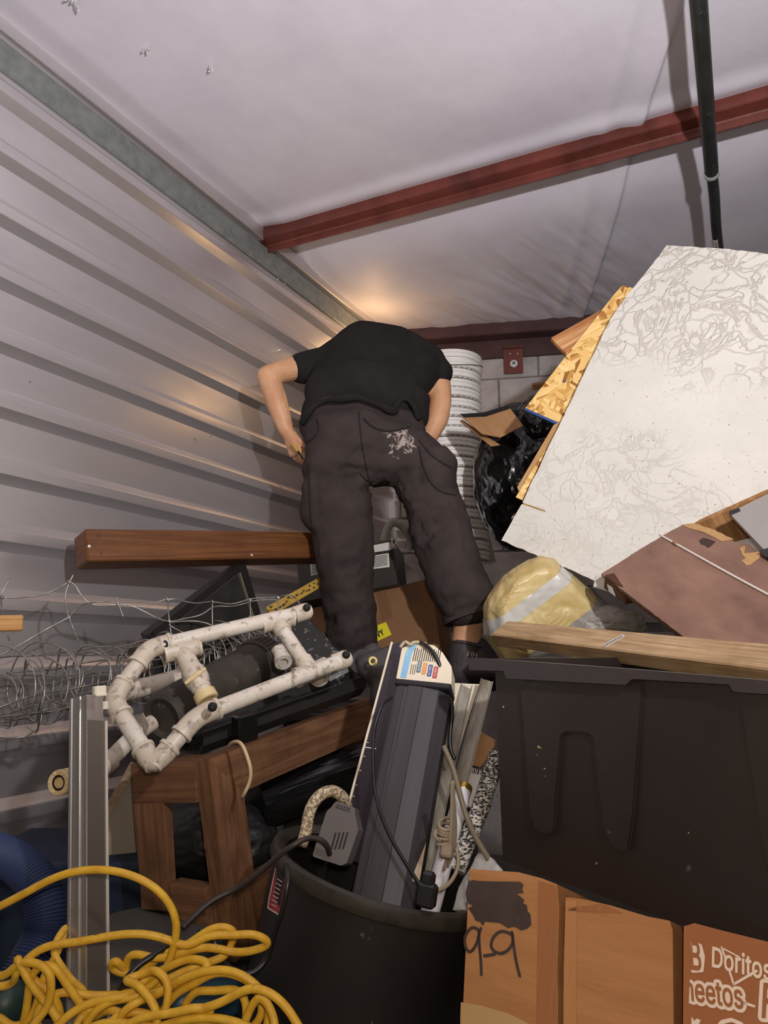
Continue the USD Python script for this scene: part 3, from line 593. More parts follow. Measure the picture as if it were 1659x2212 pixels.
# hem of the right trouser leg
hc = P(1014, 1325, 2.415); ax = nz(P(1016, 1350, 2.41)-P(985, 1250, 2.46)); HF = axfr(hc, hc+ax)
an = np.linspace(0, 2*PI, 41)[:-1]
def ring(r, z, n=40): return np.stack([r*(1+.04*np.sin(3*an+1))*np.cos(an), r*(1+.04*np.sin(3*an+1))*np.sin(an), z+.006*np.sin(2*an)], 1)
per.add('trouser_hem', lathe([(.078, -.06), (.086, -.02), (.091, .016), (.087, .018), (.080, .014), (.072, -.03)], 40), pants_m, HF, smooth=True)
def onmesh(m, pxs, lift=.004):
    """where sight lines through the pixels meet a mesh"""
    o = np.repeat(EYE[None], len(pxs), 0); dd = A([nz(ray(x, y)) for x, y in pxs])
    loc, ri, ti = m.ray.intersects_location(o, dd, multiple_hits=False); out = {}
    for L, r_, t_ in zip(loc, ri, ti): out[r_] = L - dd[r_]*lift
    return [out[k] for k in range(len(pxs)) if k in out]
def seam(name, pxs, mesh, mtl, r=.003, parent=None, label=None, n=30, lift=.002):
    q = onmesh(mesh, [tuple(v) for v in spline(A(pxs, float), 26)], lift)
    if len(q) > 4: per.add(name, tube(spline(q, n), r, 6), mtl, label=label, smooth=True)
cloth_d = mat('charcoal_seam', srgb(44, 38, 38), .9, spec=.1)
seam('pocket_flap_edge', ((786, 905), (806, 922), (850, 930), (886, 920)), tm, cloth_d, .0035)
seam('pocket_flap_edge', ((655, 958), (672, 950), (688, 925), (684, 905)), tm, cloth_d, .0035)
seam('centre_seam', ((775, 890), (782, 960), (798, 1040)), tm, cloth_d, .0022)
seam('side_seam', ((905, 950), (935, 985), (975, 1010)), tm, cloth_d, .0028)
seam('cargo_pocket_edge', ((905, 965), (915, 1010), (950, 1060), (985, 1070)), tm, cloth_d, .0028)
seam('cargo_pocket_edge', ((665, 1000), (668, 1060), (672, 1130)), tm, cloth_d, .0028)
def patch(mesh, pxs, th=.005, n=14):
    """a cloth patch lying on a mesh, from its outline in the picture"""
    poly = Polygon(pxs); x0, y0, x1, y1 = poly.bounds; g = []
    tri = trimesh.creation.triangulate_polygon(poly.segmentize((x1-x0)/n), engine='earcut')
    V2, F2_ = tri; o = np.repeat(EYE[None], len(V2), 0); dd = A([nz(ray(x, y)) for x, y in V2])
    loc, ri, ti = mesh.ray.intersects_location(o, dd, multiple_hits=False); L = np.full((len(V2), 3), np.nan); L[ri] = loc
    ok = ~np.isnan(L[:, 0]); F2_ = F2_[ok[F2_].all(1)]; top = L-dd*th; bot = L+dd*.004; k = len(V2)
    v = np.nan_to_num(np.vstack([top, bot])); f = np.vstack([F2_, F2_[:, ::-1]+k])
    m = trimesh.Trimesh(v, f, process=False); m.remove_unreferenced_vertices(); return m
# boots
bt = [hull(J(1006, 1404, 2.405, .055), J(1000, 1455, 2.39, .048)), hull(J(1000, 1450, 2.39, .050), J(1060, 1452, 2.40, .050), J(1030, 1405, 2.41, .046)), hull(J(1055, 1440, 2.40, .05), J(1125, 1452, 2.42, .044), J(1150, 1456, 2.43, .036))]
bo = fuse(bt, .012, 10); bp = per.add('boot', bo, boot_m, smooth=True)
sole = hull(J(998, 1472, 2.39, .034), J(1000, 1468, 2.44, .030), J(1090, 1470, 2.39, .030), J(1150, 1470, 2.43, .030), J(1095, 1468, 2.46, .030))
per.add('sole', unman(sole), boot_m, parent=bp, smooth=True)
colr = mat('boot_print', srgb(150, 138, 126), .6)
hp = onmesh(bo, [(1010, 1410), (1030, 1415), (1010, 1404)], .001)
if len(hp) == 3:
    HFm = fr(hp[0], hp[1]-hp[0], hp[2]-hp[0]); HFm = HFm if HFm[:3, 2]@(EYE-hp[0]) > 0 else HFm
    tx = meshkit.text_mesh('HH', .0165, .006, bold=True); tx.vertices = tx.vertices*A([1.1, 1, 1])+A([-.002, -.010, -.003])
    per.add('boot_lettering', tx, colr, HFm, parent=bp, smooth=False, label='pale HH lettering on the boot')
cq = spline(onmesh(bo, [(970, 1390), (985, 1386), (1005, 1388), (1025, 1393), (1040, 1397)], .001), 30)
per.add('boot_collar', tube(cq, .006, 8), boot_m, parent=bp, smooth=True)
bl = fuse([hull(J(768, 1425, 2.61, .052), J(762, 1462, 2.62, .045)), hull(J(762, 1455, 2.62, .048), J(742, 1450, 2.72, .045), J(720, 1456, 2.80, .036))], .014, 8)
bq = per.add('boot', bl, boot_m, smooth=True)
per.add('sole', unman(hull(J(762, 1476, 2.60, .03), J(745, 1470, 2.74, .03), J(718, 1466, 2.80, .026))), boot_m, parent=bq, smooth=True)
# hair and head lamp band (the face is turned away)
hair = fuse([hull((head[0]-FLOORF*.012, .100), (neck[0]+FLOORF*.03+A([0, 0, .0]), .062))], .02, 6)
per.add('hair', hair, mat('dark_hair', srgb(40, 32, 28), .7, bump=.4, bscale=200), smooth=True)
bandF = axfr(head[0], head[0]+FLOORF+A([0, 0, -.5]))
per.add('head_lamp_band', lathe([(.100, -.012), (.104, -.012), (.104, .012), (.100, .012)], 30), boot_m, bandF)
# tool held in the left hand
t = Thing('hand_tool', 'slim yellow and dark tool held in the left hand of the person', 'tool')
a_, b_ = P(632, 958, 2.665), P(655, 992, 2.655)
t.add('handle', tube([a_, a_*.5+b_*.5], [.006, .005], 10), mat('yellow_tool', srgb(176, 140, 50), .5)); t.add('blade', tube([a_*.52+b_*.48, b_], [.0045, .0025], 8), mat('dark_steel', srgb(50, 46, 40), .4, metal=.6))
GLOW_AT = P(806, 746, 4.05)
lamp('/World/head_lamp', P(772, 800, 3.16), .02, (1.0, .60, .26), 60.0)
lamp('/World/added_corner_light', GLOW_AT, .02, (1.0, .62, .28), 130.0)  # unseen warm light, added to make the roof glow in the corner
# ================================================================== left side
def camfr(p0, d0, p1, d1, p2):
    """face frame: x from p0 to p1, y towards p2, z towards the camera; returns frame and the two lengths"""
    F, a, b = facefr(p0, d0, p1, d1, p2)
    if F[:3, 2]@(EYE-F[:3, 3]) < 0:   # swap the axes so that z faces us
        F = fr(F[:3, 3], F[:3, 1], F[:3, 0]); a, b = b, a
    return F, a, b
def camfr3(p0, d0, p1, d1, p2, d2):
    o, a, b = P(*p0, d0), P(*p1, d1), P(*p2, d2); F = fr(o, a-o, b-o)
    return F if F[:3, 2]@(EYE-o) > 0 else fr(o, b-o, a-o)
def decal(F, pxs, h=.0008, z=.0004): return ext([uv(x, y, F) for x, y in pxs], h, z)
redwood = wood('stained_timber', srgb(120, 76, 40), srgb(100, 60, 30), srgb(110, 67, 35), rings=7, rough=.5, seed=1)
F, a, b = facefr((190, 1212), 2.10, (700, 1204), 2.66, (183, 1142))
t = Thing('timber_post', 'thick orange-brown timber resting level along the ribbed wall behind the left leg', 'timber')
t.add('timber', cbox(a+.25, b, .089, .004, (0, 0, -.089)), redwood, F)
t.add('end_grain', cbox(.0012, b-.008, .08, .0004, (-.0012, .004, -.085)), wood('end_grain_wood', srgb(128, 78, 42), srgb(110, 64, 34), axis=2, rings=30, seed=3), F)
nail = mat('bright_nail', srgb(226, 222, 214), .35, metal=.7)
for q in ((193, 1180), (544, 1199)): t.add('nail', lathe([(0, .002), (.004, .0015), (.005, 0)], 10), nail, off(F, *uv(*q, F), 0))
for q, r in (((212, 1158), .006), ((218, 1195), .003)):
    t.add('knot', lathe([(0, .0006), (r, .0005), (r*1.2, 0)], 12), mat('knot_wood', srgb(76, 44, 22), .7), off(F, *uv(*q, F), 0))
pine = wood('pine', srgb(212, 164, 104), srgb(190, 138, 78), seed=6, rings=10)
F, a, b = facefr((50, 1362), 1.78, (-260, 1372), 1.62, (51, 1328))
t = Thing('pine_batten', 'short pine batten end poking in at the left edge', 'batten'); t.add('batten', cbox(a, b, .03, .003, (0, 0, 0)), pine, F)

# --- dark framed screen leaning on the wall
F, a, b = camfr((528, 1210), 2.52, (318, 1372), 2.20, (566, 1335))
black_pl = mat('black_plastic', srgb(34, 32, 32), .45, srgb(42, 39, 38), scale=14, spec=.45, bump=.04, bscale=60)
A_, B_ = uv(318, 1372, F), uv(566, 1335, F); q4 = [A([0, 0]), A_, A_+B_*1.0, B_]
fo = Polygon(q4); fi = fo.buffer(-.028, join_style=2); fb = fi.buffer(-.004, join_style=2)
t = Thing('framed_screen', 'dark screen in a black frame tilted on its corner against the ribbed wall', 'screen')
t.add('frame', ext(fo.difference(fi), .03, -.03), black_pl, F); t.add('bead', ext(fi.difference(fb), .012, -.016), mat('pale_bead', srgb(128, 120, 104), .5), F); t.add('pane', ext(fb, .006, -.02), mat('dark_pane', srgb(44, 42, 41), .35, srgb(58, 55, 53), scale=10), F)

# --- yellow printed stick
F, a, b = facefr((585, 1332), 2.42, (706, 1262), 2.62, (577, 1320))
t = Thing('yellow_ruler', 'flat yellow stick with black printed marks behind the plastic pipe frame', 'ruler')
t.add('stick', cbox(a, .034, .008, .001), mat('yellow_stick', srgb(176, 142, 56), .6, srgb(156, 122, 44), scale=20), F)
marks = []; rs = np.random.RandomState(4)
for k in range(22): marks.append(cbox(rs.uniform(.004, .012), rs.uniform(.003, .008), .0008, .0001, (.01+k*(a-.02)/22, rs.uniform(.004, .024), .0078)))
t.add('printed_marks', join(*marks), inkm, F, kind='stuff')

# --- cardboard box behind the legs, black printed carton on it
F = camfr3((655, 1319), 2.90, (929, 1249), 2.78, (668, 1470), 2.74)
kraft = mat('kraft_box', srgb(132, 97, 68), .8, srgb(122, 88, 61), scale=4, bump=.08, bscale=90, spec=.2)
pts = [uv(x, y, F) for x, y in ((655, 1319), (929, 1249), (952, 1400), (668, 1470))]; lo_ = min(p[1] for p in pts)
t = Thing('heavy_box', 'brown cardboard box behind the legs with a yellow warning sticker', 'cardboard box')
t.add('body', ext(pts, .20, -.20), kraft, F)
tape_b = mat('brown_tape', srgb(116, 84, 58), .35, spec=.5)
t.add('tape', decal(F, ((812, 1279), (833, 1274), (849, 1333), (826, 1341))), tape_b, F); t.add('tape', decal(F, ((866, 1266), (900, 1257), (917, 1300), (886, 1304))), tape_b, F)
st = t.add('sticker', decal(F, ((796, 1358), (834, 1344), (846, 1371), (808, 1389))), mat('yellow_sticker', srgb(226, 210, 40), .5), F, label='yellow sticker with black capitals')
o_, u_ = uv(816, 1378, F), uv(841, 1366, F); TF = fr(xf([*o_, .0012], F), xf([*u_, .0012], F)-xf([*o_, .0012], F), UP); tx = meshkit.text_mesh('VY', .022, .0006, bold=True); tx.vertices = tx.vertices*A([.72, 1.0, 1])
t.add('sticker_lettering', tx, inkm, TF, parent=st, smooth=False)
F = camfr3((640, 1203), 2.95, (847, 1168), 2.86, (650, 1300), 2.86)
dark_card = mat('dark_carton', srgb(46, 42, 38), .5, srgb(56, 50, 44), scale=10, spec=.4)
stk = mat('white_sticker', srgb(206, 202, 194), .6)
pts = [uv(x, y, F) for x, y in ((640, 1203), (849, 1166), (858, 1262), (650, 1300))]
t = Thing('black_carton', 'black carton with white printed stickers lying behind the left leg', 'carton'); t.add('body', ext(pts, .16, -.16), dark_card, F)
for q in (((796, 1180), (843, 1171), (845, 1188), (797, 1195)), ((798, 1202), (840, 1195), (842, 1225), (800, 1230)), ((670, 1216), (700, 1212), (699, 1238), (672, 1244))):
    s_ = t.add('sticker', decal(F, q), stk, F)
    if q[0][1] > 1190:
        lines = [decal(F, ((q[0][0]+3, q[0][1]+3+3*k), (q[1][0]-3, q[1][1]+3+3*k), (q[1][0]-3, q[1][1]+4.2+3*k), (q[0][0]+3, q[0][1]+4.2+3*k)), .0004, .0013) for k in range(8)]
        t.add('sticker_lines', join(*lines), inkm, F, parent=s_, kind='stuff')
s_ = t.add('sticker', decal(F, ((844, 1163), (858, 1160), (857, 1184), (845, 1187))), stk, F)
rs = np.random.RandomState(8)
t.add('sticker_blots', join(*[decal(F, [(846+x+dx, 1164+y+dy) for dx, dy in ((0, 0), (2.4, .5), (2, 3), (-.4, 2.4))], .0004, .0013) for x, y in zip(rs.uniform(0, 9, 12), rs.uniform(0, 19, 12))]), inkm, F, parent=s_, kind='stuff')
Fs = fr(xf([*uv(849, 1166, F), 0], F), -F[:3, 2], F[:3, 1])   # its right side
sp = lambda x, y, z=.0004: A(uv(x, y, Fs))
t.add('sticker', ext([sp(862, 1216), sp(874, 1214), sp(893, 1230), sp(880, 1232)], .0008, -.0012 if Fs[:3, 2]@(EYE-Fs[:3, 3]) < 0 else .0004), stk, Fs)
Fd, a, b = facefr((884, 1172), 3.15, (925, 1240), 3.02, (905, 1165))
t = Thing('printed_carton', 'dark carton flap with a gold printed border behind the right knee', 'carton')
t.add('flap', cbox(a, .05, .004, .001), dark_card, Fd); t.add('gold_border', join(cbox(a-.02, .002, .0006, .0001, (.01, .006, .004)), cbox(a-.02, .002, .0006, .0001, (.01, .042, .004))), mat('gold_print', srgb(150, 122, 62), .5), Fd, kind='stuff')
one('grey_hose', tube(spline([P(x, y, d) for x, y, d in ((829, 1172, 3.05), (834, 1150, 3.07), (848, 1130, 3.1), (868, 1136, 3.12), (884, 1162, 3.14), (892, 1185, 3.15))], 40), .017, 14), mat('grey_hose_m', srgb(156, 152, 142), .5), 'pale grey hose arched between the knees over the black carton', 'hose', smooth=True)

# --- galvanised wire fencing roll
wirem = mat('galvanised_wire', srgb(168, 162, 154), .34, srgb(112, 106, 100), scale=30, metal=.6)
t = Thing('wire_fencing', 'loose roll of galvanised wire fencing springing open along the ribbed wall', 'wire fencing')
a0, a1 = P(-60, 1510, 1.62), P(660, 1395, 2.62); AF = axfr(a0, a1); La = np.linalg.norm(a1-a0); rs = np.random.RandomState(6)
wr0 = .0020
for k in range(40):
    st_ = (.05+.93*((k*.6180339)%1.0)*(.92+.08*math.sin(k)))*La
    r = .080+rs.uniform(-.022, .018)+(.02 if k % 6 == 0 else 0); tilt = rs.uniform(-.25, .35); ph = rs.uniform(0, 6.28); sp_ = rs.uniform(4.6, 6.1)
    an = np.linspace(ph, ph+sp_, 44); c_ = rs.uniform(-.018, .018, 2)
    q = np.stack([c_[0]+r*np.cos(an), c_[1]+r*np.sin(an)*.95, st_+tilt*r*np.cos(an)+.006*np.sin(3*an)], 1)
    t.add('ring_wire', tube(xf(q, AF), wr0*1.1, 5), wirem, smooth=True)
for k in range(10):
    an = k/10*2*PI+rs.uniform(-.2, .2); r = .074+rs.uniform(-.02, .016); z = np.linspace(rs.uniform(-.02, .1), La*rs.uniform(.75, .98), 14)
    q = np.stack([r*np.cos(an)+rs.normal(0, .006, 14), r*np.sin(an)+rs.normal(0, .006, 14), z], 1)
    t.add('line_wire', tube(xf(spline(q, 60), AF), wr0, 5), wirem, smooth=True)
def wl_(pts, r=wr0, n=50): t.add('line_wire' if len(pts) > 3 else 'stay_wire', tube(spline([P(*p) for p in pts], n), r, 5), wirem, smooth=True)
wl_([(-20, 1290, 1.85), (5, 1291, 1.86), (60, 1290, 1.9), (140, 1262, 1.95), (150, 1256, 1.96), (175, 1285, 1.97), (212, 1308, 1.98), (255, 1305, 2.0), (310, 1310, 2.03), (362, 1294, 2.05), (420, 1303, 2.1), (459, 1300, 2.14), (500, 1305, 2.17), (540, 1294, 2.2), (600, 1290, 2.24), (628, 1285, 2.27), (650, 1310, 2.24), (658, 1350, 2.2), (655, 1395, 2.16)])
wl_([(150, 1332, 1.95), (175, 1308, 1.96), (212, 1300, 1.97), (255, 1302, 2.0), (300, 1315, 2.02), (365, 1342, 2.05), (400, 1336, 2.08), (440, 1325, 2.1), (459, 1312, 2.12), (500, 1310, 2.15), (540, 1300, 2.18), (600, 1296, 2.22)])
wl_([(150, 1333, 1.94), (90, 1365, 1.9), (30, 1400, 1.86), (-20, 1425, 1.83)]); wl_([(365, 1350, 2.04), (420, 1372, 2.05), (470, 1360, 2.07), (540, 1335, 2.1), (605, 1330, 2.13), (622, 1350, 2.12)])
wl_([(365, 1345, 2.05), (445, 1346, 2.07), (520, 1390, 2.1), (560, 1405, 2.12)])
for p in ([(5, 1320, 1.86), (3, 1290, 1.86), (22, 1250, 1.88)], [(148, 1332, 1.95), (141, 1290, 1.95), (158, 1242, 1.97)], [(150, 1335, 1.94), (160, 1362, 1.94), (170, 1385, 1.93)], [(252, 1288, 2.0), (257, 1306, 2.0), (266, 1332, 2.0)],
          [(361, 1294, 2.05), (366, 1340, 2.05), (372, 1385, 2.04)], [(459, 1296, 2.13), (459, 1345, 2.12), (465, 1425, 2.1)], [(540, 1294, 2.19), (541, 1340, 2.17), (537, 1385, 2.14)], [(602, 1290, 2.23), (598, 1350, 2.18), (592, 1412, 2.13)], [(16, 1372, 1.85), (24, 1392, 1.85), (32, 1410, 1.84)]):
    wl_(p, .0021)
for (x, y, d) in ((4, 1290, 1.86), (150, 1257, 1.96), (149, 1333, 1.95), (255, 1306, 2.0), (362, 1295, 2.05), (366, 1342, 2.05), (459, 1300, 2.13), (540, 1296, 2.19), (541, 1334, 2.17), (601, 1291, 2.23), (600, 1330, 2.19)):
    t.add('wire_knot', tube([P(x-3, y-2, d-.004), P(x+3, y+2, d-.004)], .0042, 7), wirem, smooth=True)
wl_([(0, 1594, 1.7), (60, 1588, 1.72), (85, 1565, 1.75), (90, 1520, 1.77), (85, 1470, 1.8), (60, 1440, 1.8)])

# --- white plastic pipe frame
pvc = mat('dirty_white_pipe', srgb(204, 195, 183), .42, srgb(184, 172, 157), scale=9, spec=.45, soft=.16, specks=(srgb(128, 114, 98), 46, .53), stretch=(1, 1, 1))
pvc_d = mat('old_pipe_fitting', srgb(196, 184, 168), .45, srgb(178, 164, 146), scale=12, soft=.16, specks=(srgb(120, 104, 90), 50, .54))
cream = mat('cream_plastic', srgb(206, 184, 140), .45, srgb(192, 168, 124), scale=14)
screwb = mat('black_cap_screw', srgb(20, 20, 20), .6, spec=.3)
t = Thing('pipework', 'dirty white plastic pipe frame with elbows and a valve lying on the timber stand', 'pipe frame')
k0, k1, k2, k3, k4, k5 = P(243, 1508, 1.44), P(330, 1655, 1.33), P(355, 1640, 1.33), P(448, 1550, 1.37), P(360, 1400, 1.58), P(300, 1445, 1.52)
rp = .0165; rf = .0205
vx = {'A': P(243, 1512, 1.44), 'B': P(332, 1655, 1.345), 'C': P(425, 1548, 1.41), 'D': P(745, 1424, 1.63), 'E': P(322, 1400, 1.53), 'F': P(660, 1321, 1.72), 'G': P(597, 1342, 1.685), 'H': P(672, 1452, 1.595), 'V': P(392, 1404, 1.56), 'W': P(442, 1500, 1.505)}
def pipe(name, a, b, r=rp, m=pvc): return t.add(name, tube([a+(b-a)*k for k in np.linspace(0, 1, 5)], r, 20), m, smooth=35)
def elbow(c, a, b, m=pvc_d):
    u_, v_ = nz(a-c), nz(b-c); L = .042
    q = spline([c+u_*L, c+u_*L*.6, c+(u_+v_)*.006, c+v_*L*.6, c+v_*L], 18); e = t.add('elbow', tube(q, rf*.96, 20), m, smooth=35)
    for w in (u_, v_): t.add('collar', lathe([(rf*.7, -.004), (rf*1.06, -.004), (rf*1.08, 0), (rf*1.06, .003), (rf*.7, .003)], 22), m, axfr(c+w*L, c+w*L*2), parent=None, smooth=35)
def tee(c, a, b, n_):
    u_ = nz(a-b); t.add('tee', join(tube([c-u_*.036, c, c+u_*.036], rf*.98, 20), tube([c, c+nz(n_-c)*.036], rf*.98, 20)), pvc_d, smooth=35)
    for s in (-1, 1): t.add('collar', lathe([(rf*.7, -.003), (rf*1.06, -.003), (rf*1.06, .003), (rf*.7, .003)], 22), pvc_d, axfr(c+u_*s*.036, c+u_*s*.1), smooth=35)
pipe('pipe', vx['A'], vx['B']); pipe('pipe', vx['B'], vx['C']); pipe('pipe', vx['C'], vx['D']); pipe('pipe', vx['A'], vx['E']); pipe('pipe', vx['E'], vx['F']); pipe('pipe', vx['G'], vx['H'])
elbow(vx['A'], vx['B'], vx['E']); elbow(vx['B'], vx['A'], vx['C']); elbow(vx['C'], vx['B'], vx['D']); elbow(vx['E'], vx['A'], vx['F'])
tee(vx['G'], vx['E'], vx['F'], vx['H']); tee(vx['H'], vx['C'], vx['D'], vx['G'])
def cap(c, frm): t.add('end_cap', lathe([(rf*.98, -.03), (rf*.98, .0), (rf*.9, .008), (rf*.6, .014), (0, .016)], 22), pvc_d, axfr(c, c+(c-frm)), smooth=35)
cap(vx['F'], vx['G']); cap(vx['D'], vx['H'])
for (x, y, d) in ((355, 1392, 1.535), (459, 1527, 1.375), (663, 1312, 1.70), (748, 1414, 1.615)):
    c = P(x, y, d); t.add('cap_screw', lathe([(.0088, -.012), (.0088, .001), (.006, .003), (.0035, .0035), (.003, .001), (0, .001)], 16), screwb, axfr(c+nz(EYE-c)*.004, EYE))
# valve branch hanging from the top pipe
va, vb = vx['V'], vx['W']; vd = nz(vb-va)
tee(va, vx['E'], vx['F'], vb); pipe('pipe', va, va+vd*.05)
VF = axfr(va, vb); Lv = np.linalg.norm(vb-va)
t.add('valve_body', lathe([(0, .028), (.0205, .028), (.021, .050), (.0235, .054), (.026, .066), (.026, .078), (.0235, .088), (.021, .093), (.0205, Lv*.88), (.018, Lv*.9), (.018, Lv*.97), (0, Lv*.97)], 24), pvc_d, VF, smooth=35)
t.add('union_nut', lathe([(.0, Lv*.97), (.023, Lv*.97), (.0235, Lv*.985), (.0225, Lv*1.0), (.0235, Lv*1.02), (.0235, Lv*1.12), (.021, Lv*1.14), (.014, Lv*1.14), (.014, Lv*1.05), (0, Lv*1.05)], 28), cream, VF, smooth=25)
hc = va+vd*.068+nz(EYE-va)*.026; hu = nz(P(380, 1474, 1.49)-P(412, 1450, 1.505))
t.add('valve_handle', join(tube([hc+hu*.024, hc-hu*.004, hc-hu*.012], [.0035, .0065, .0065], 10), tube([hc-hu*.012, hc-hu*.026], [.004, .003], 8), tube([hc-nz(EYE-va)*.014, hc], .006, 10)), cream, smooth=30)
# second length under the frame
t2 = Thing('pipe_run', 'white plastic pipe with a cream union end crossing behind the aluminium channel', 'pipe')
t2.add('pipe', tube(spline([P(152, 1685, 1.25), P(190, 1675, 1.36), P(228, 1652, 1.46), P(290, 1590, 1.53), P(330, 1560, 1.57)], 24), .0170, 18), pvc, smooth=35)
t2.add('coupling', tube([P(216, 1660, 1.465), P(243, 1637, 1.485)], .0215, 18), pvc_d, smooth=35)
one('pipe_length', tube([P(232, 1505, 1.60), P(330, 1480, 1.72), P(420, 1455, 1.80)], .0215, 18), pvc, 'short grimy pipe length behind the black canister at the left', 'pipe', smooth=35)
one('pipe_fitting', join(tube(spline([P(600, 1400, 1.86), P(606, 1412, 1.85), P(612, 1428, 1.83)], 10), .0185, 18), lathe([(.012, 0), (.022, 0), (.022, .014), (.012, .014)], 20).apply_transform(axfr(P(610, 1424, 1.835), P(616, 1440, 1.81)))), pvc, 'stubby white elbow fitting between the canister and the pipe frame cross bar', 'pipe fitting', smooth=35)
one('pipe_socket', lathe([(.012, 0), (.021, 0), (.022, .03), (.019, .036), (.014, .036), (.013, .004)], 22), pvc, 'white pipe socket hanging under the right end of the pipe frame', 'pipe fitting', frame=axfr(P(683, 1446, 1.68), P(697, 1482, 1.64)))
one('paper_scrap', ext([(0, 0), (.04, .004), (.052, .03), (.02, .05), (.004, .036)], .002), mat('dirty_paper', srgb(176, 166, 150), .8, srgb(120, 108, 92), scale=40), 'crumpled grey paper scrap wedged below the canister', 'paper scrap', frame=facefr((296, 1590), 1.55, (330, 1600), 1.5, (298, 1560))[0])

# --- black canisters
canm = mat('dusty_black_canister', srgb(48, 43, 39), .6, srgb(66, 59, 52), scale=9, spec=.35, bump=.05, bscale=40, specks=(srgb(92, 82, 70), 34, .66))
ca, cb = P(350, 1552, 1.555), P(572, 1424, 1.92); Lc = np.linalg.norm(cb-ca)
t = Thing('canister', 'dusty black plastic canister with a ribbed cap lying inside the pipe frame', 'canister'); CF = axfr(ca, cb)
t.add('body', lathe([(0, .010), (.036, .010), (.038, .003), (.044, 0), (.052, .006), (.056, .02), (.057, Lc-.06), (.055, Lc-.05), (0, Lc-.05)], 40), canm, CF, smooth=35)
t.add('cap', lathe([(.0, Lc-.052), (.060, Lc-.052), (.063, Lc-.046), (.063, Lc), (.058, Lc+.008), (0, Lc+.01)], 40), canm, CF, smooth=30)
ribs = [cbox(.004, .003, .04, .0008, (.0625, -.0015, Lc-.044)).apply_transform(trimesh.transformations.rotation_matrix(k*2*PI/36, [0, 0, 1])) for k in range(36)]
t.add('cap_ribs', join(*ribs), canm, CF, kind='stuff')
spm = mat('speckled_black_case', srgb(30, 29, 28), .5, srgb(36, 34, 33), scale=10, specks=(srgb(96, 92, 84), 38, .58))
F, a, b = camfr((612, 1352), 2.02, (668, 1335), 2.05, (652, 1432))
F, a, b = camfr((615, 1355), 2.02, (705, 1470), 1.80, (668, 1330))
one('dusty_case', cbox(a, b, .07, .008, (0, 0, -.07)) if True else None, spm, 'dust-speckled black case lying behind the right end of the pipe frame', 'case', frame=F)
# --- black trough
q = [P(x, y, d) for x, y, d in ((440, 1598, 1.62), (560, 1560, 1.72), (680, 1520, 1.82), (752, 1486, 1.92))]
t = Thing('trough', 'long black plastic trough lying between the canister and the timber stand', 'trough')
sec = []; TFm = fr(q[0], q[-1]-q[0], [0, 0, 1.0]); Lt = np.linalg.norm(q[-1]-q[0])
prof = [(.075, .03), (.078, .034), (.074, .036), (.068, .01), (.04, -.012), (-.04, -.012), (-.068, .01), (-.074, .036), (-.078, .034), (-.075, .03), (-.072, .006), (-.044, -.017), (.044, -.017), (.072, .006)]
t.add('trough_body', sweepx([(z, y) for z, y in prof], -.04, Lt, TFm), black_pl, TFm, smooth=30)
one('black_latch_box', cbox(.05, .06, .03, .004), mat('gloss_black', srgb(18, 18, 18), .2), 'small glossy black latch box under the trough', 'latch box', frame=facefr((500, 1605), 1.56, (545, 1590), 1.6, (498, 1560))[0])

# --- timber stand
old = wood('weathered_timber', srgb(128, 90, 62), srgb(104, 70, 47), srgb(116, 80, 54), rings=8, rough=.7, seed=7, dirt=(.55, .5, .46))
C0 = P(450, 1640, 1.42); w_ = nz(A([0, 0, -1.0])+RT*.13)
v1 = P(800, 1512, 1.0); rr_ = ray(800, 1512); td = np.dot(C0-EYE, w_)/np.dot(rr_, w_)
if not 1.5 < td < 2.6: td = 1.95
V1 = EYE+rr_*td; vv = nz(V1-C0); uu = nz(np.cross(w_, vv)); uu = -uu if uu@RT > 0 else uu
lenv, ts = np.linalg.norm(V1-C0), .085
t = Thing('timber_stand', 'weathered timber stand built from square posts under the pipe frame', 'timber stand')
def member(o, ax, L, s1, s2, name):
    """square timber from o along ax; its section runs along s1 and s2"""
    F = fr(o, ax, s1); z = F[:3, 2]; sg = 1 if z@s2 > 0 else -1
    t.add(name, cbox(L, ts, ts, .004, (0, 0, 0 if sg > 0 else -ts)), old, F)
lu_ = .15
Hh = .335
old_y = wood('weathered_post', srgb(128, 90, 62), srgb(104, 70, 47), srgb(116, 80, 54), rings=8, rough=.7, seed=21, dirt=(.55, .5, .46), axis=1)
def flatm(o, ax, side, thick, poly, name):
    """board cut from a polygon in the plane of ax and side"""
    F = fr(o, ax, side); sg = 1 if F[:3, 2]@thick > 0 else -1; th = np.linalg.norm(thick)
    t.add(name, ext(rnd(poly, .0015), th, 0 if sg > 0 else -th), old_y if name == 'post' else old, F, smooth=20)
LL = .215
flatm(C0, vv, w_, uu*.038, [(0, 0), (ts, ts), (ts, .365), (.0, .37)], 'post')                                   # front post, mitred
flatm(C0, vv, w_, uu*.045, [(.0005, 0), (lenv+.05, 0), (lenv+.05, ts), (ts+.0005, ts)], 'rail')                 # right-hand top rail
flatm(C0+uu*.0385, uu, w_, vv*ts, [(0, .002), (LL-.0385, 0), (LL-.0385, ts*.9), (0, ts*.93)], 'rail')           # left-hand top rail
flatm(C0+uu*(LL-.085)+w_*(ts*.9+.001), uu, w_, vv*.022, [(0, 0), (.085, 0), (.080, .20), (.004, .20)], 'post')
flatm(C0+uu*.0385+w_*.225, uu, w_, vv*.03, [(0, .008), (LL-.125, 0), (LL-.125, .058), (0, .088)], 'lower_rail')
flatm(C0+vv*(ts+.001)+w_*.255, vv, w_, uu*.045, [(0, 0), (lenv-.1, 0), (lenv-.1, ts), (0, ts)], 'lower_rail')
member(C0+vv*(lenv-.06)+w_*(ts+.001), w_, .26, uu, vv, 'post')
cordm = mat('beige_cord', srgb(190, 166, 128), .6)
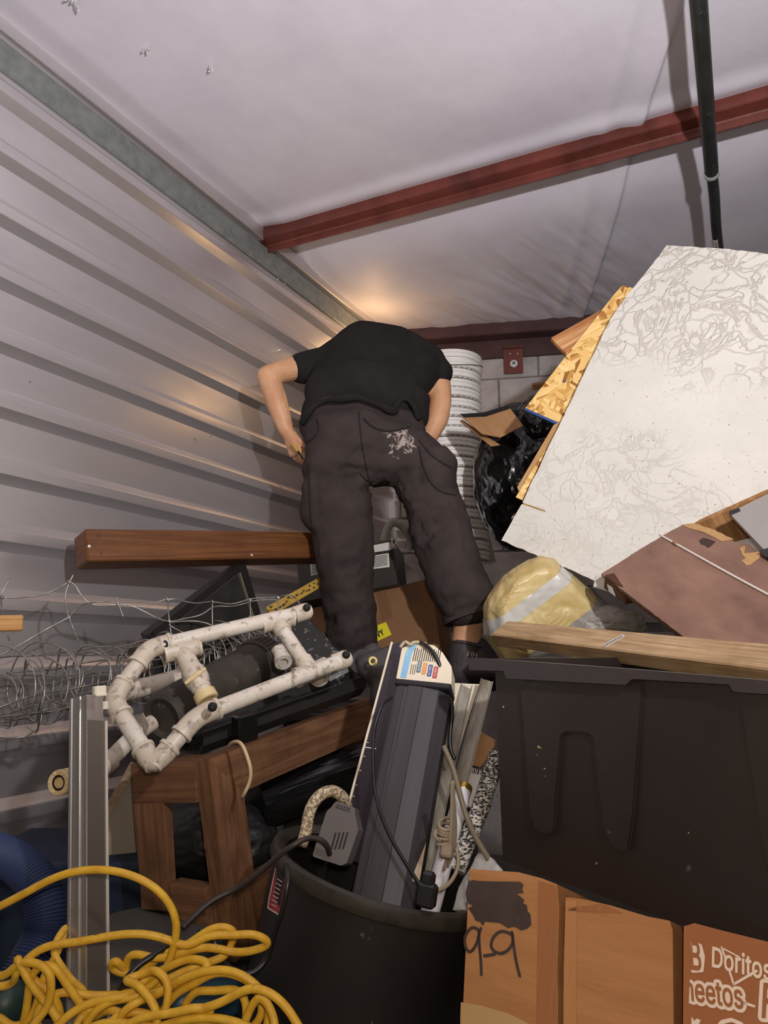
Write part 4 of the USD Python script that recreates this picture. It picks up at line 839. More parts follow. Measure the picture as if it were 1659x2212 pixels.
one('cord_loop', tube(spline([P(x, y, d) for x, y, d in ((494, 1612, 1.46), (505, 1603, 1.43), (520, 1606, 1.41), (533, 1632, 1.395), (541, 1662, 1.39), (538, 1692, 1.39), (529, 1712, 1.39), (524, 1722, 1.40))], 50), .0036, 8), cordm, 'beige cord looped over the top rail of the timber stand', 'cord', smooth=True)
def streaks(n, l):
    n['ms'] = ('mapping', {'scale': (90, 90, 6)}); n['ns'] = ('noise_texture', {'scale': 1.0, 'detail': 3}); n['bs'] = ('bump', {'strength': .8, 'distance': .004}); l += [('tc.object', 'ms.vector'), ('ms.vector', 'ns.vector'), ('ns.fac', 'bs.height'), ('bs.normal', 'p.normal')]
wrapm = mat('black_stretch_wrap', srgb(15, 15, 15), .16, spec=.7, extra=streaks)
ra, rb = P(552, 1738, 1.68), P(812, 1645, 1.86); Lr = np.linalg.norm(rb-ra)
one('wrapped_roll', displace(lathe([(0, 0)]+[(.062, z) for z in np.linspace(0, Lr, 40)]+[(0, Lr)], 48), lambda v: .006*(fbm(v*A([20, 20, 6]), 3, 2)-.5)), wrapm, 'black stretch-wrapped roll lying inside the timber stand', 'wrapped roll', frame=axfr(ra, rb), smooth=40)
one('wood_tag', cbox(.014, .034, .004, .001), pine, 'small pale wooden tag stuck behind the front post of the timber stand', 'tag', frame=facefr((441, 1831), 1.45, (453, 1832), 1.45, (441, 1806))[0])
one('dark_bag', blob(P(470, 1815, 1.66), .13, .09, .085, .06, 2.0, 12, 5), mat('dull_black_bag', srgb(26, 25, 25), .5, bump=.3, bscale=14), 'dull black bag slumped inside the timber stand under the wrapped roll', 'bag', smooth=True)
# --- grey sheet leaning behind the aluminium post
F, a, b = camfr((229, 1832), 1.62, (288, 1640), 1.66, (285, 1840))
sh_ = [uv(x, y, F) for x, y in ((200, 1832), (228, 1755), (288, 1655), (300, 1650), (296, 1850), (210, 1850))]
t = Thing('grey_sheet', 'grey sheet with a bare wood edging leaning left of the timber stand', 'sheet'); t.add('sheet', ext(sh_, .006, -.006), mat('grey_sheet_m', srgb(140, 128, 116), .7, srgb(126, 114, 102), scale=5), F)
e0, e1 = uv(228, 1758, F), uv(290, 1648, F); dn = nz(A([-(e1-e0)[1], (e1-e0)[0]]))*.008; t.add('wood_edging', ext([e0-dn, e1-dn, e1+dn, e0+dn], .012, -.004), wood('grey_pine', srgb(158, 136, 110), srgb(142, 120, 96), seed=31), F)
# --- aluminium post with clips
alu = mat('brushed_aluminium', srgb(188, 184, 180), .32, srgb(172, 168, 164), scale=3, metal=.85, stretch=(40, 40, 1), bump=.02, bscale=3)
pb_, pt_ = P(186, 2150, 1.03), P(187, 1500, 1.19); zA = nz(pt_-pb_); La_ = np.linalg.norm(pt_-pb_)
fx = nz(RT*math.cos(.42)-FLOORF*math.sin(.42)); PFm = fr(pb_, fx-zA*(fx@zA), np.cross(zA, fx)); s = .036
pr_ = [(0, 0), (-.0265, .0), (-.0265, .0015), (-.0285, .0015), (-.0285, 0), (-.0, 0)]
out = [(-s, 0), (-s+.004, 0), (-s+.005, .0022), (-s+.008, .0022), (-.018, .0022), (-.0175, 0), (-.0145, 0), (-.014, .0022), (-.004, .0022), (-.003, 0), (0, 0), (0, s), (-.0025, s), (-.0025, .006), (-s+.0025, .006), (-s+.0025, s), (-s, s)]
t = Thing('aluminium_post', 'grooved aluminium channel standing upright at the left behind the yellow cord', 'aluminium channel')
pm = ext(out, La_+.13, -.13); t.add('channel', pm, alu, PFm, smooth=20)
t.add('side_web', ext([(-.0005, .001), (.0012, .001), (.0012, s+.004), (-.0005, s+.004)], La_+.09, -.13), mat('grey_web', srgb(120, 112, 104), .4, metal=.6), PFm)
t.add('side_trim', ext([(-.001, s+.003), (.003, s+.003), (.003, s+.0065), (-.001, s+.0065)], La_+.09, -.13), mat('pale_trim', srgb(214, 206, 196), .4, metal=.3), PFm)
clipm = mat('clear_clip', srgb(206, 198, 178), .25, spec=.6)
one('plastic_clip', join(cbox(.019, .015, .014, .002), cbox(.017, .004, .018, .001, (.001, -.001, 0))), clipm, 'clear plastic clip at the top right of the aluminium channel', 'clip', frame=facefr((198, 1504), 1.16, (220, 1502), 1.17, (198, 1484))[0])
one('plastic_clip', join(cbox(.013, .014, .012, .002), cbox(.012, .004, .015, .001, (.001, -.001, 0))), clipm, 'clear plastic clip stuck on the left elbow of the pipe frame', 'clip', frame=facefr((222, 1533), 1.385, (240, 1531), 1.385, (222, 1516))[0])
UFr = axfr(P(158, 1684, 1.235), P(118, 1693, 1.19))
t2.add('union_nut', lathe([(0, -.02), (.014, -.02), (.015, .008), (.0195, .010), (.0205, .014), (.019, .017), (.0205, .020), (.019, .023), (.0205, .026), (.0205, .036), (.019, .039), (.0125, .039), (.0120, .036), (.009, .036), (.008, .030), (0, .030)], 32), cream, UFr, smooth=25)
t2.add('seal_ring', tube(np.stack([.0105*np.cos(np.linspace(0, 2*PI, 33)[:-1]), .0105*np.sin(np.linspace(0, 2*PI, 33)[:-1]), np.full(32, .0368)], 1), .0016, 8, True), screwb, UFr, label='black ring')
t2.add('lugs', join(*[cbc(.0045, .003, .003, .0006, (.016*math.cos(k*PI/3), .016*math.sin(k*PI/3), .0395)) for k in range(6)]), cream, UFr, kind='stuff')
# --- blue things
q = spline([P(x, y, d) for x, y, d in ((-70, 1825, 1.35), (-20, 1838, 1.33), (35, 1862, 1.30), (78, 1905, 1.27), (98, 1960, 1.25), (92, 2020, 1.23), (66, 2075, 1.20), (40, 2120, 1.18))], 420)
one('blue_hose', tube(q, .0315+.0024*np.sin(np.arange(420)*2*PI/6.0), 24), mat('blue_hose_m', srgb(52, 66, 104), .45, srgb(42, 54, 90), scale=8, spec=.5), 'thick ribbed blue hose curving down at the left edge', 'hose', smooth=True)
navy = mat('navy_tub', srgb(18, 30, 48), .6, srgb(24, 37, 56), scale=8, spec=.35)
def rbox(lx, ly, lz, r, sides=10): return unman(manifold3d.Manifold.batch_hull([manifold3d.Manifold.sphere(r, sides).translate((x, y, z)) for x in (r, lx-r) for y in (r, ly-r) for z in (r, lz-r)]))
FT = fr(P(-90, 2030, 1.55), RT, FLOORF); t = Thing('blue_tub', 'dark blue plastic tub in the shadow behind the aluminium channel', 'tub'); t.add('tub', rbox(.40, .30, .30, .03).apply_translation([0, 0, -.16]), navy, FT); t.add('lid_rim', rbox(.42, .32, .03, .012).apply_translation([-.01, -.01, .125]), navy, FT)
one('teal_bottle', join(unman(hull(J(395, 2165, 1.10, .030), J(490, 2155, 1.14, .028)))), mat('teal_plastic', srgb(28, 58, 72), .4), 'dark teal plastic bottle lying under the yellow cord', 'bottle', smooth=True)
one('green_bottle', unman(hull(J(10, 2165, 1.05, .028), J(45, 2160, 1.07, .026))), mat('dark_green_plastic', srgb(34, 56, 52), .5), 'dark green ribbed bottle under the cord at the left edge', 'bottle', smooth=True)
one('grey_drum', lathe([(0, -.30), (.13, -.30), (.14, -.28), (.14, -.02), (.135, 0), (.12, .006), (0, .006)], 40), mat('dim_grey_plastic', srgb(72, 68, 62), .7, srgb(60, 56, 50), scale=6), 'dim grey drum under the yellow cord beside the timber stand', 'drum', frame=fr(P(320, 2010, 1.38), RT, FLOORF), smooth=30)
# --- yellow extension cord: one long tangled line
yel = mat('yellow_cord', srgb(214, 170, 52), .5, srgb(196, 148, 38), scale=60, spec=.4, specks=(srgb(110, 84, 36), 70, .69))
def c7(pts, d0, d1):
    n = len(pts); return [P(x/2.37, 1600+y/2.37, d0+(d1-d0)*k/max(1, n-1)) for k, (x, y) in enumerate(pts)]
path = []
path += c7([(-60, 880), (0, 848), (130, 780), (300, 695), (530, 662), (720, 710), (840, 800), (900, 930), (885, 1070), (840, 1180), (760, 1260)], 1.00, 1.00)
path += c7([(640, 1310), (480, 1360), (400, 1440), (380, 1530)], .99, .95)
path += c7([(480, 1560), (560, 1450), (700, 1390), (830, 1400), (860, 1300), (850, 1230), (800, 1180), (740, 1190)], .93, .97)
path += c7([(650, 1225), (680, 1240), (750, 1300), (800, 1400), (820, 1540)], .96, .92)
path += c7([(980, 1560), (1020, 1440), (1075, 1380), (1040, 1370), (900, 1390), (640, 1480), (600, 1560)], .93, .92)
path += c7([(300, 1560), (200, 1480), (205, 1360), (280, 1300), (430, 1300), (600, 1300), (760, 1265), (900, 1200), (1050, 1140), (1150, 1100)], .95, 1.03)
path += c7([(1180, 1050), (1195, 980), (1150, 955), (1060, 975), (960, 1040), (870, 1080), (760, 1150), (640, 1190), (570, 1150), (590, 1130)], 1.05, 1.02)
path += c7([(640, 1170), (660, 1110), (700, 1095), (780, 1110), (930, 1090), (1060, 1060), (1190, 1080), (1310, 1070), (1370, 1035), (1330, 1003), (1200, 995), (1060, 1005), (960, 1045)], 1.03, 1.0)
path += c7([(860, 1020), (720, 990), (550, 1003), (380, 1032), (230, 1060), (130, 1130), (90, 1180)], 1.00, .97)
path += c7([(60, 1240), (-40, 1250), (-80, 1200), (0, 1205), (80, 1155), (180, 1140), (250, 1190), (260, 1280), (230, 1380), (200, 1420), (100, 1520)], .98, .95)
path += c7([(-40, 1500), (-20, 1420), (60, 1460), (150, 1420), (200, 1300), (230, 1200)], .96, .98)
path += c7([(300, 1070), (340, 960)], 1.06, 1.08)
path += c7([(280, 1060), (310, 1150), (380, 1240), (430, 1290), (470, 1400)], 1.05, 1.0)
path += c7([(560, 1380), (650, 1410), (760, 1440), (900, 1300), (1000, 1240), (1100, 1190), (1210, 1200), (1300, 1260), (1340, 1370), (1300, 1460), (1220, 1540)], .98, .95)
path += c7([(1300, 1560), (1370, 1440), (1360, 1320), (1290, 1235), (1180, 1180), (1060, 1180), (940, 1220), (800, 1300)], .94, .97)
path += c7([(700, 1340), (620, 1420), (700, 1470), (900, 1440), (1050, 1420), (1200, 1440), (1320, 1500)], .94, .91)
path += c7([(1250, 1530), (1260, 1400), (1230, 1290), (1100, 1280), (1000, 1290), (950, 1350)], .95, .97)
path += c7([(1000, 1380), (1150, 1330), (1300, 1270), (1420, 1320), (1490, 1400), (1540, 1480), (1580, 1560)], .93, .89)
path += c7([(1440, 1560), (1400, 1420), (1330, 1320)], .90, .93)
path += c7([(1180, 1560), (1120, 1480), (960, 1460), (780, 1490), (700, 1560)], .92, .93)
path += c7([(420, 1560), (450, 1440), (560, 1340), (720, 1310), (900, 1250), (1060, 1140), (1000, 1120), (860, 1160), (740, 1230)], .95, 1.0)
path += c7([(660, 1300), (520, 1330), (360, 1400), (250, 1500)], .97, .95)
path += c7([(100, 1560), (130, 1400), (150, 1260), (190, 1170), (250, 1150), (330, 1230), (400, 1330), (440, 1450)], .97, .97)
path += c7([(330, 1560), (310, 1420), (260, 1290), (140, 1190), (90, 1120), (110, 1160), (200, 1300), (290, 1420)], .98, .96)
path += c7([(360, 1540), (470, 1470), (640, 1450), (830, 1480), (960, 1540)], .93, .92)
sp_ = spline(path, 2100)
one('extension_cord', tube(sp_, .0053, 8), yel, 'grubby yellow extension cord tangled in loops across the bottom left corner', 'extension cord', smooth=True)
# ================================================================== black bin and what stands in it
binm = mat('black_bin_plastic', srgb(25, 21, 20), .5, srgb(31, 27, 25), scale=6, spec=.4, bump=.04, bscale=120, specks=(srgb(84, 78, 66), 22, .70))
bc = P(826, 1874, 1.29); bax = nz(A([0, 0, 1.0])*math.cos(.25)+RT*math.sin(.25)-FLOORF*.02)
BFm = axfr(bc, bc+bax); Rr = .188
prof = [(Rr-.016, -.004), (Rr-.006, .004), (Rr+.002, .006), (Rr+.008, .002), (Rr+.010, -.010), (Rr+.006, -.020), (Rr-.002, -.024), (Rr-.004, -.10), (Rr-.008, -.30), (Rr-.020, -.60), (Rr-.03, -.62), (0, -.62)]
iprof = [(Rr-.016, -.004), (Rr-.014, -.3), (Rr-.03, -.59), (0, -.60)]
bb = join(lathe(prof[6:], 72), lathe(iprof, 72))
t = Thing('rubbish_bin', 'round black plastic bin packed with old fittings and leads', 'bin')
body = lathe(prof[6:], 72); t.add('body', join(body, lathe(iprof, 72)), binm, BFm, smooth=35)
t.add('rim', lathe(prof[:7], 72), mat('worn_bin_rim', srgb(40, 36, 32), .5, srgb(56, 50, 42), scale=30, spec=.4), BFm, smooth=40)
bw = body.copy(); bw.vertices = xf(bw.vertices, BFm)
redl = mat('red_label', srgb(158, 40, 44), .45, srgb(140, 32, 38), scale=30); lw = mat('label_white', srgb(206, 190, 180), .5)
t.add('label_border', patch(bw, ((596, 1866), (626, 1879), (621, 1900), (609, 1982), (577, 1962), (580, 1940)), .0012), lw)
lab = t.add('red_label', patch(bw, ((598, 1870), (623, 1881), (618, 1900), (606, 1977), (580, 1959), (583, 1940)), .0022), redl, label='red printed label on the side of the bin')
def strip_on(m, pxs, w=1.2, th=.0032):
    p = A(pxs, float); d = p[1]-p[0]; n = A([-d[1], d[0]])/np.linalg.norm(d)*w; return patch(m, [tuple(p[0]-n), tuple(p[1]-n), tuple(p[1]+n), tuple(p[0]+n)], th, 6)
lines = [strip_on(bw, ((598-2.2*k, 1898+9*k), (610-2.2*k, 1905+9*k)), 1.1) for k in range(7)]
t.add('label_lines', join(*lines), lw, parent=lab, kind='stuff')
oo = onmesh(bw, [(606, 1880), (620, 1886), (604, 1892)], .0035)
if len(oo) == 3:
    # letters run along the top of the label
    LFm = fr(oo[0], oo[1]-oo[0], oo[0]-oo[2]); tx = meshkit.text_mesh('No. 12', .0072, .0008, bold=True); tx.vertices = tx.vertices*A([.55, 1, 1])+A([-.004, -.006, 0]); t.add('label_lettering', tx, lw, LFm, parent=lab, smooth=False)
# --- aquarium light hood
hood = mat('grey_hood', srgb(62, 58, 61), .42, srgb(55, 51, 54), scale=5, spec=.5, bump=.03, bscale=60, stretch=(30, 1, 30))
hood_d = mat('hood_black', srgb(26, 24, 26), .4); plum = mat('plum_black_gloss', srgb(36, 28, 36), .18, spec=.6)
whiteplate = mat('yellowed_white_plate', srgb(220, 208, 186), .45, srgb(206, 190, 164), scale=8)
F, a, b = facefr((762, 1908), 1.27, (856, 1476), 1.50, (908, 1935))
HF_ = fr(F[:3, 3], F[:3, 1], F[:3, 0])             # x across, y up along the hood, z towards us
if HF_[:3, 2]@(EYE-HF_[:3, 3]) < 0: raise SystemExit('hood')
Lh = uv(858, 1478, HF_)[1]; wt = uv(940, 1490, HF_)[0]-uv(858, 1478, HF_)[0]; Wh = .5*(b+wt)
x0h = uv(858, 1478, HF_)[0]; Wx = uv(945, 1495, HF_)[0]-x0h
gro = [(0, 0), (0, -.05), (Wx+.022, -.05), (Wx+.022, -.020), (Wx+.002, 0), (Wx*.66, .006), (Wx*.655, .004), (Wx*.645, .004), (Wx*.64, .006), (Wx*.3, .006), (Wx*.29, .003), (Wx*.2, .003), (Wx*.19, .005), (.004, .003)]
t = Thing('light_hood', 'long dark grey aquarium light hood standing upright in the black bin', 'light hood')
hm = trimesh.creation.extrude_polygon(Polygon(gro), Lh+.12, engine='earcut'); v = hm.vertices; hm = trimesh.Trimesh(np.stack([v[:, 0], v[:, 2]-.12, v[:, 1]], 1), hm.faces[:, ::-1], process=False)
HG = off(HF_, x0h, 0, 0); t.add('cover', hm, hood, HG, smooth=20)
t.add('side_band', cbox(.0015, Lh+.10, .028, .0005, (Wx+.0215, -.11, -.049)), hood_d, HG)
t.add('end_collar', cbox(Wx+.030, .014, .060, .003, (-.004, Lh-.004, -.052)), hood_d, HG)
up0 = Lh+.010; capH = uv(880, 1388, HG)[1]-up0
ep = [(-.004, 0), (Wx+.026, 0), (Wx+.020, capH*.45), (Wx*.96, capH*.80), (Wx*.72, capH*.97), (Wx*.35, capH*1.0), (.012, capH*.96), (-.006, capH*.82)]
cp = t.add('end_plate', ext(rnd(ep, .004), .05, -.048), whiteplate, off(HG, 0, up0, 0))
EG = off(HG, 0, up0, .0022)
blue = mat('label_blue', srgb(112, 164, 200), .5, srgb(150, 190, 214), scale=12)
t.add('blue_stripe', ext([(.004, .004), (.016, .004), (.018, capH*.72), (.026, capH*.96), (.010, capH*.93), (.004, capH*.7)], .0006), blue, EG, parent=cp)
rs = np.random.RandomState(3)
lines = []
for k in range(13):
    lx = .022+.0045*k; lines.append(cbox(.0016, capH*rs.uniform(.28, .40), .0004, .0001, (lx, capH*(.50+.004*k)-.0*k, 0)))
for k in range(3): lines.append(cbox(.0012, capH*.26, .0004, .0001, (.022+.0042*k, capH*.16, 0)))
t.add('small_print', join(*lines), inkm, EG, parent=cp, kind='stuff')
for k, (c, s) in enumerate(((srgb(84, 112, 128), '10,000K'), (srgb(214, 140, 44), '6,700K'), (srgb(40, 74, 150), 'ACTINIC'), (srgb(176, 34, 38), 'COLORMAX'))):
    x0 = .034+.0118*k; y0 = capH*(.22-.035*k); h = capH*.30
    bl_ = t.add('colour_block', ext(rnd([(x0, y0), (x0+.0088, y0), (x0+.0088, y0+h), (x0, y0+h)], .0012), .0006), mat(f'block_{k}', c, .5), EG, parent=cp)
    tx = meshkit.text_mesh(s, .0046, .0004, bold=True); sc = min(1, (h-.004)/max(1e-6, np.ptp(tx.vertices[:, 0]))); tx.vertices = tx.vertices*A([sc, 1, 1]); tx.vertices = np.stack([-tx.vertices[:, 1], tx.vertices[:, 0], tx.vertices[:, 2]], 1)+A([x0+.0066, y0+.002, .0007])
    t.add('block_lettering', tx, lw, EG, parent=cp, smooth=False)
crust = spline([(-.008, capH*.80, .006), (.004, capH*.93, .010), (.012, capH*.88, .009), (.02, capH*.96, .008), (.03, capH*.99, .004), (.045, capH*.985, .002)], 40)
t.add('torn_edge', displace(tube(crust, .0032, 8), lambda v: .0022*(fbm(v*300, 2, 1)-.4)), mat('crusty_beige', srgb(176, 160, 130), .8), EG, parent=cp, smooth=True)
# dark backing reflector with its white edge
G = off(HG, 0, 0, -.052)
bk = [uv(x, y, G) for x, y in ((758, 1722), (846, 1392), (872, 1384), (900, 1420), (880, 1900), (735, 1850))]
t.add('reflector', ext(bk, .004, -.004), plum, G)
e0, e1 = uv(752, 1745, G), uv(847, 1388, G); dn = nz(A([-(e1-e0)[1], (e1-e0)[0]]))*.0022
t.add('white_edge', ext([e0-dn, e1-dn, e1+dn, e0+dn], .007, -.004), whiteplate, G, label='white edge strip of the reflector')
ticks = []
for f_ in (.06, .12, .2, .28, .36): ticks.append(cbox(.004, .0015, .001, .0003, tuple(np.r_[e0+(e1-e0)*f_+A([.003, 0]), .0005])))
ticks.append(cbox(.022, .0022, .0012, .0003, tuple(np.r_[e0+(e1-e0)*.33+A([.003, 0]), .0005]))); t.add('edge_chips', join(*ticks), whiteplate, G, kind='stuff')
lead = mat('black_lead', srgb(24, 22, 22), .4); lead_b = mat('brown_lead', srgb(44, 34, 30), .5)
def cord(name, pts, r, m, label, cat='cord', n=70): return one(name, tube(spline([P(*p) for p in pts], n), r, 8), m, label, cat, smooth=True)
cord('power_lead', [(846, 1508, 1.47), (828, 1520, 1.44), (812, 1560, 1.42), (806, 1620, 1.38), (808, 1690, 1.34), (820, 1750, 1.30), (845, 1810, 1.27), (880, 1870, 1.24), (905, 1910, 1.22), (918, 1935, 1.21)], .0032, lead, 'thin black lead running down the face of the grey light hood')
cord('power_lead', [(895, 1386, 1.56), (920, 1394, 1.53), (945, 1425, 1.51), (957, 1460, 1.50), (972, 1500, 1.49), (975, 1560, 1.47), (974, 1620, 1.45), (982, 1640, 1.44)], .0042, lead, 'black lead bent over the white end plate of the light hood')
one('plug', join(cbox(.030, .034, .022, .004), cbox(.020, .02, .018, .004, (.004, .030, .002))), lead, 'black plug resting on the front rim of the bin', 'plug', frame=facefr((902, 1952), 1.13, (938, 1962), 1.12, (908, 1912))[0])
# --- grey mains adapter and mottled hose
F, a, b = camfr((668, 1832), 1.215, (738, 1872), 1.19, (690, 1752))
adp = mat('grey_adapter', srgb(96, 90, 90), .5, srgb(88, 82, 82), scale=8, spec=.4)
t = Thing('power_adapter', 'blocky grey power adapter with vent slots hanging over the bin rim', 'power adapter')
sl = Polygon([(0, 0), (.050, 0), (.058, .006), (.062, .058), (.050, .078), (.010, .082), (.002, .070)])
F = fr(P(674, 1850, 1.19), P(742, 1872, 1.175)-P(674, 1850, 1.19), P(697, 1748, 1.22)-P(674, 1850, 1.19))
t.add('body', ext(rnd(sl, .004), .04, -.04), adp, F, smooth=25); t.add('top_face', ext(rnd([(.006, .079), (.05, .075), (.046, .088), (.012, .090)], .002), .034, -.038), adp, F, smooth=25)
for k in range(4): t.add('vent_slot', cbox(.0026, .026, .001, .0003, (.026+.0062*k, .018+.002*k, .0001)), lead, F)
t.add('vent_grille', join(*[cbox(.0022, .0022, .001, .0003, (.016+.0042*k, .0795+.0038*(j), .0003)) for k in range(6) for j in range(2)]), lead, F, kind='stuff')
mot = mat('mottled_hose', srgb(196, 180, 150), .55, srgb(120, 102, 78), scale=210, lo=.46, hi=.54)
one('mottled_hose', tube(spline([P(*p) for p in ((650, 1828, 1.20), (660, 1800, 1.21), (666, 1765, 1.22), (682, 1728, 1.23), (712, 1709, 1.245), (738, 1720, 1.26), (750, 1748, 1.28), (752, 1790, 1.30))], 60), .0098, 14), mot, 'mottled beige hose arching out of the bin beside the grey adapter', 'hose', smooth=True)
cord('bin_lead', [(712, 1845, 1.18), (700, 1820, 1.17), (676, 1810, 1.165), (640, 1822, 1.15), (600, 1850, 1.15), (550, 1893, 1.15), (500, 1925, 1.15), (460, 1945, 1.14), (420, 1980, 1.12), (395, 2005, 1.10)], .0045, lead_b, 'dark brown lead trailing from the bin rim to the yellow cord')
cord('bin_lead', [(428, 2010, 1.06), (450, 2018, 1.06), (475, 2060, 1.05), (500, 2092, 1.05), (540, 2103, 1.05), (570, 2080, 1.06), (592, 2020, 1.06), (612, 1960, 1.05), (622, 1900, 1.06), (618, 1870, 1.10)], .0042, lead, 'black lead looping below the red label of the bin')
cord('bin_lead', [(255, 2145, 1.0), (275, 2112, 1.0), (300, 2085, 1.01), (330, 2065, 1.02), (360, 2045, 1.04)], .0045, lead, 'short black lead crossing under the yellow cord near the aluminium channel')
# --- right half of the bin: strips, tubes, wrapped lead
F, a, b = camfr((905, 1925), 1.25, (962, 1540), 1.52, (925, 1930))
def lathwood(name, p0, d0, p1, d1, w, th, m, label, cat):
    a_, b_ = P(*p0, d0), P(*p1, d1); ax_ = nz(b_-a_); side = nz(np.cross(ax_, nz(a_-EYE))); side = side if side@RT > 0 else -side
    Fm = fr(a_, ax_, side); zz_ = Fm[:3, 2]@(EYE-a_) > 0; L = np.linalg.norm(b_-a_)
    return one(name, cbox(L, w, th, .001, (0, -w/2, -th if zz_ else 0)), m, label, cat, frame=Fm)
pale = wood('pale_lath', srgb(206, 186, 160), srgb(190, 168, 140), seed=9, rings=6)
lathwood('wood_lath', (898, 1905), 1.26, (968, 1500), 1.53, .013, .004, pale, 'thin pale wooden lath standing right beside the grey light hood', 'lath')
F = fr(P(940, 1740, 1.50), P(985, 1735, 1.50)-P(940, 1740, 1.50), P(985, 1478, 1.66)-P(940, 1740, 1.50))
one('white_shelf', ext([uv(x, y, F) for x, y in ((955, 1640), (978, 1475), (1035, 1478), (985, 1640))], .012, -.012), mat('aged_white_board', srgb(204, 194, 174), .6, srgb(188, 174, 150), scale=6), 'aged white shelf board standing behind the laths in the bin', 'shelf board', frame=F)
steel = mat('grimy_steel_channel', srgb(150, 144, 130), .45, srgb(92, 82, 66), scale=9, metal=.35, stretch=(.6, 3, 3))
def channel(name, p0, d0, p1, d1, w, label):
    a_, b_ = P(*p0, d0), P(*p1, d1); ax_ = nz(b_-a_); side = nz(np.cross(ax_, nz(a_-EYE))); side = side if side@RT > 0 else -side
    Fm = fr(a_, ax_, side); zs = 1 if Fm[:3, 2]@(EYE-a_) > 0 else -1; L = np.linalg.norm(b_-a_)
    m = sweepx([(0, -w/2), (zs*.004, -w/2), (zs*.004, -w/2+.002), (zs*.0015, -w/2+.003), (zs*.0015, w/2-.003), (zs*.004, w/2-.002), (zs*.004, w/2), (0, w/2)], 0, L, Fm)
    t = Thing(name, label, 'metal channel'); t.add('channel', m, steel, Fm, smooth=20); return t
channel('steel_channel', (908, 1930), 1.30, (1008, 1480), 1.66, .026, 'rusty stained steel channel standing behind the pale lath')
channel('steel_channel', (988, 1720), 1.46, (1052, 1470), 1.62, .028, 'grey steel channel just left of the black storage tote')
brass = mat('brass_cap', srgb(176, 142, 70), .3, metal=.85); tubew = mat('lamp_tube_glass', srgb(214, 210, 212), .2, spec=.6)
ta, tb = P(985, 1700, 1.46)*0+P(1003, 1698, 1.44), P(925, 1985, 1.22); TFm = axfr(ta, tb); Lt = np.linalg.norm(tb-ta)
t = Thing('lamp_tube', 'white fluorescent lamp tube with a brass end cap standing in the bin', 'lamp tube')
t.add('glass_tube', lathe([(0, .012), (.0155, .012), (.0160, .018), (.0160, Lt), (0, Lt)], 28), tubew, TFm, smooth=35)
t.add('brass_cap', lathe([(0, 0), (.0145, 0), (.0165, .002), (.0165, .014), (.0158, .015)], 28), brass, TFm, smooth=30)
for s in (-1, 1): t.add('pin', lathe([(0, -.009), (.0014, -.008), (.0014, .001)], 8), brass, off(TFm, .0055*s, 0, 0))
def bw_specks(n, l):
    n['mz'] = ('mapping', {'scale': (60, 60, 150)}); n['nzz'] = ('noise_texture', {'scale': 2.2, 'detail': 3, 'roughness': .7}); n['rz'] = ('rgb_ramp', {'ramp': [(.47, (.02, .018, .016)), (.55, (.62, .58, .52))]}); l += [('tc.object', 'mz.vector'), ('mz.vector', 'nzz.vector'), ('nzz.fac', 'rz.fac'), ('rz.color', 'p.base_color')]
rug = mat('speckled_rug', (.1, .1, .1), .9, extra=bw_specks)
one('rolled_rug', tube([P(1074, 1630, 1.44), P(1040, 1740, 1.38), P(985, 1880, 1.30)], .0165, 18), rug, 'black and white speckled rolled mat between the lamp tube and the tote', 'rolled mat', smooth=True)
F = fr(P(1010, 1740, 1.50), P(1060, 1745, 1.48)-P(1010, 1740, 1.50), P(1040, 1640, 1.55)-P(1010, 1740, 1.50))
t = Thing('white_packet', 'white printed packet with a barcode behind the lamp tube', 'packet')
t.add('packet', ext([uv(x, y, F) for x, y in ((1000, 1735), (1010, 1655), (1068, 1672), (1045, 1760))], .02, -.02), stk, F)
t.add('barcode', join(*[decal(F, ((1010+dx, 1657+.22*dx), (1010+dx+w, 1657+.22*(dx+w)), (1008+dx+w, 1668+.22*dx), (1008+dx, 1668+.22*dx))) for dx, w in ((0, 2), (4, 1), (7, 3), (12, 1), (15, 2), (19, 1.5), (23, 3), (29, 1), (32, 2), (36, 3), (41, 1), (44, 2))]), inkm, F, kind='stuff')
t.add('black_bands', join(decal(F, ((1045, 1622), (1066, 1632), (1066, 1637), (1043, 1628))), decal(F, ((1040, 1640), (1062, 1650), (1060, 1656), (1038, 1646)))), inkm, F, kind='stuff')
F = camfr3((1012, 1655), 1.56, (1066, 1640), 1.52, (1035, 1578), 1.58)
one('card_piece', ext([uv(x, y, F) for x, y in ((1012, 1652), (1034, 1578), (1072, 1600), (1070, 1612), (1056, 1632), (1046, 1650), (1038, 1657))], .003), card, 'torn brown card piece stuck between the steel channel and the tote', 'card', frame=F)
one('stiff_cable', tube(spline([P(*p) for p in ((958, 1612, 1.42), (975, 1650, 1.40), (992, 1710, 1.37), (1012, 1775, 1.34), (1040, 1830, 1.30), (1074, 1884, 1.27))], 40), .0052, 10), mat('grey_brown_cable', srgb(120, 108, 88), .55), 'stiff grey-brown cable slanting in front of the lamp tube', 'cable', smooth=True)
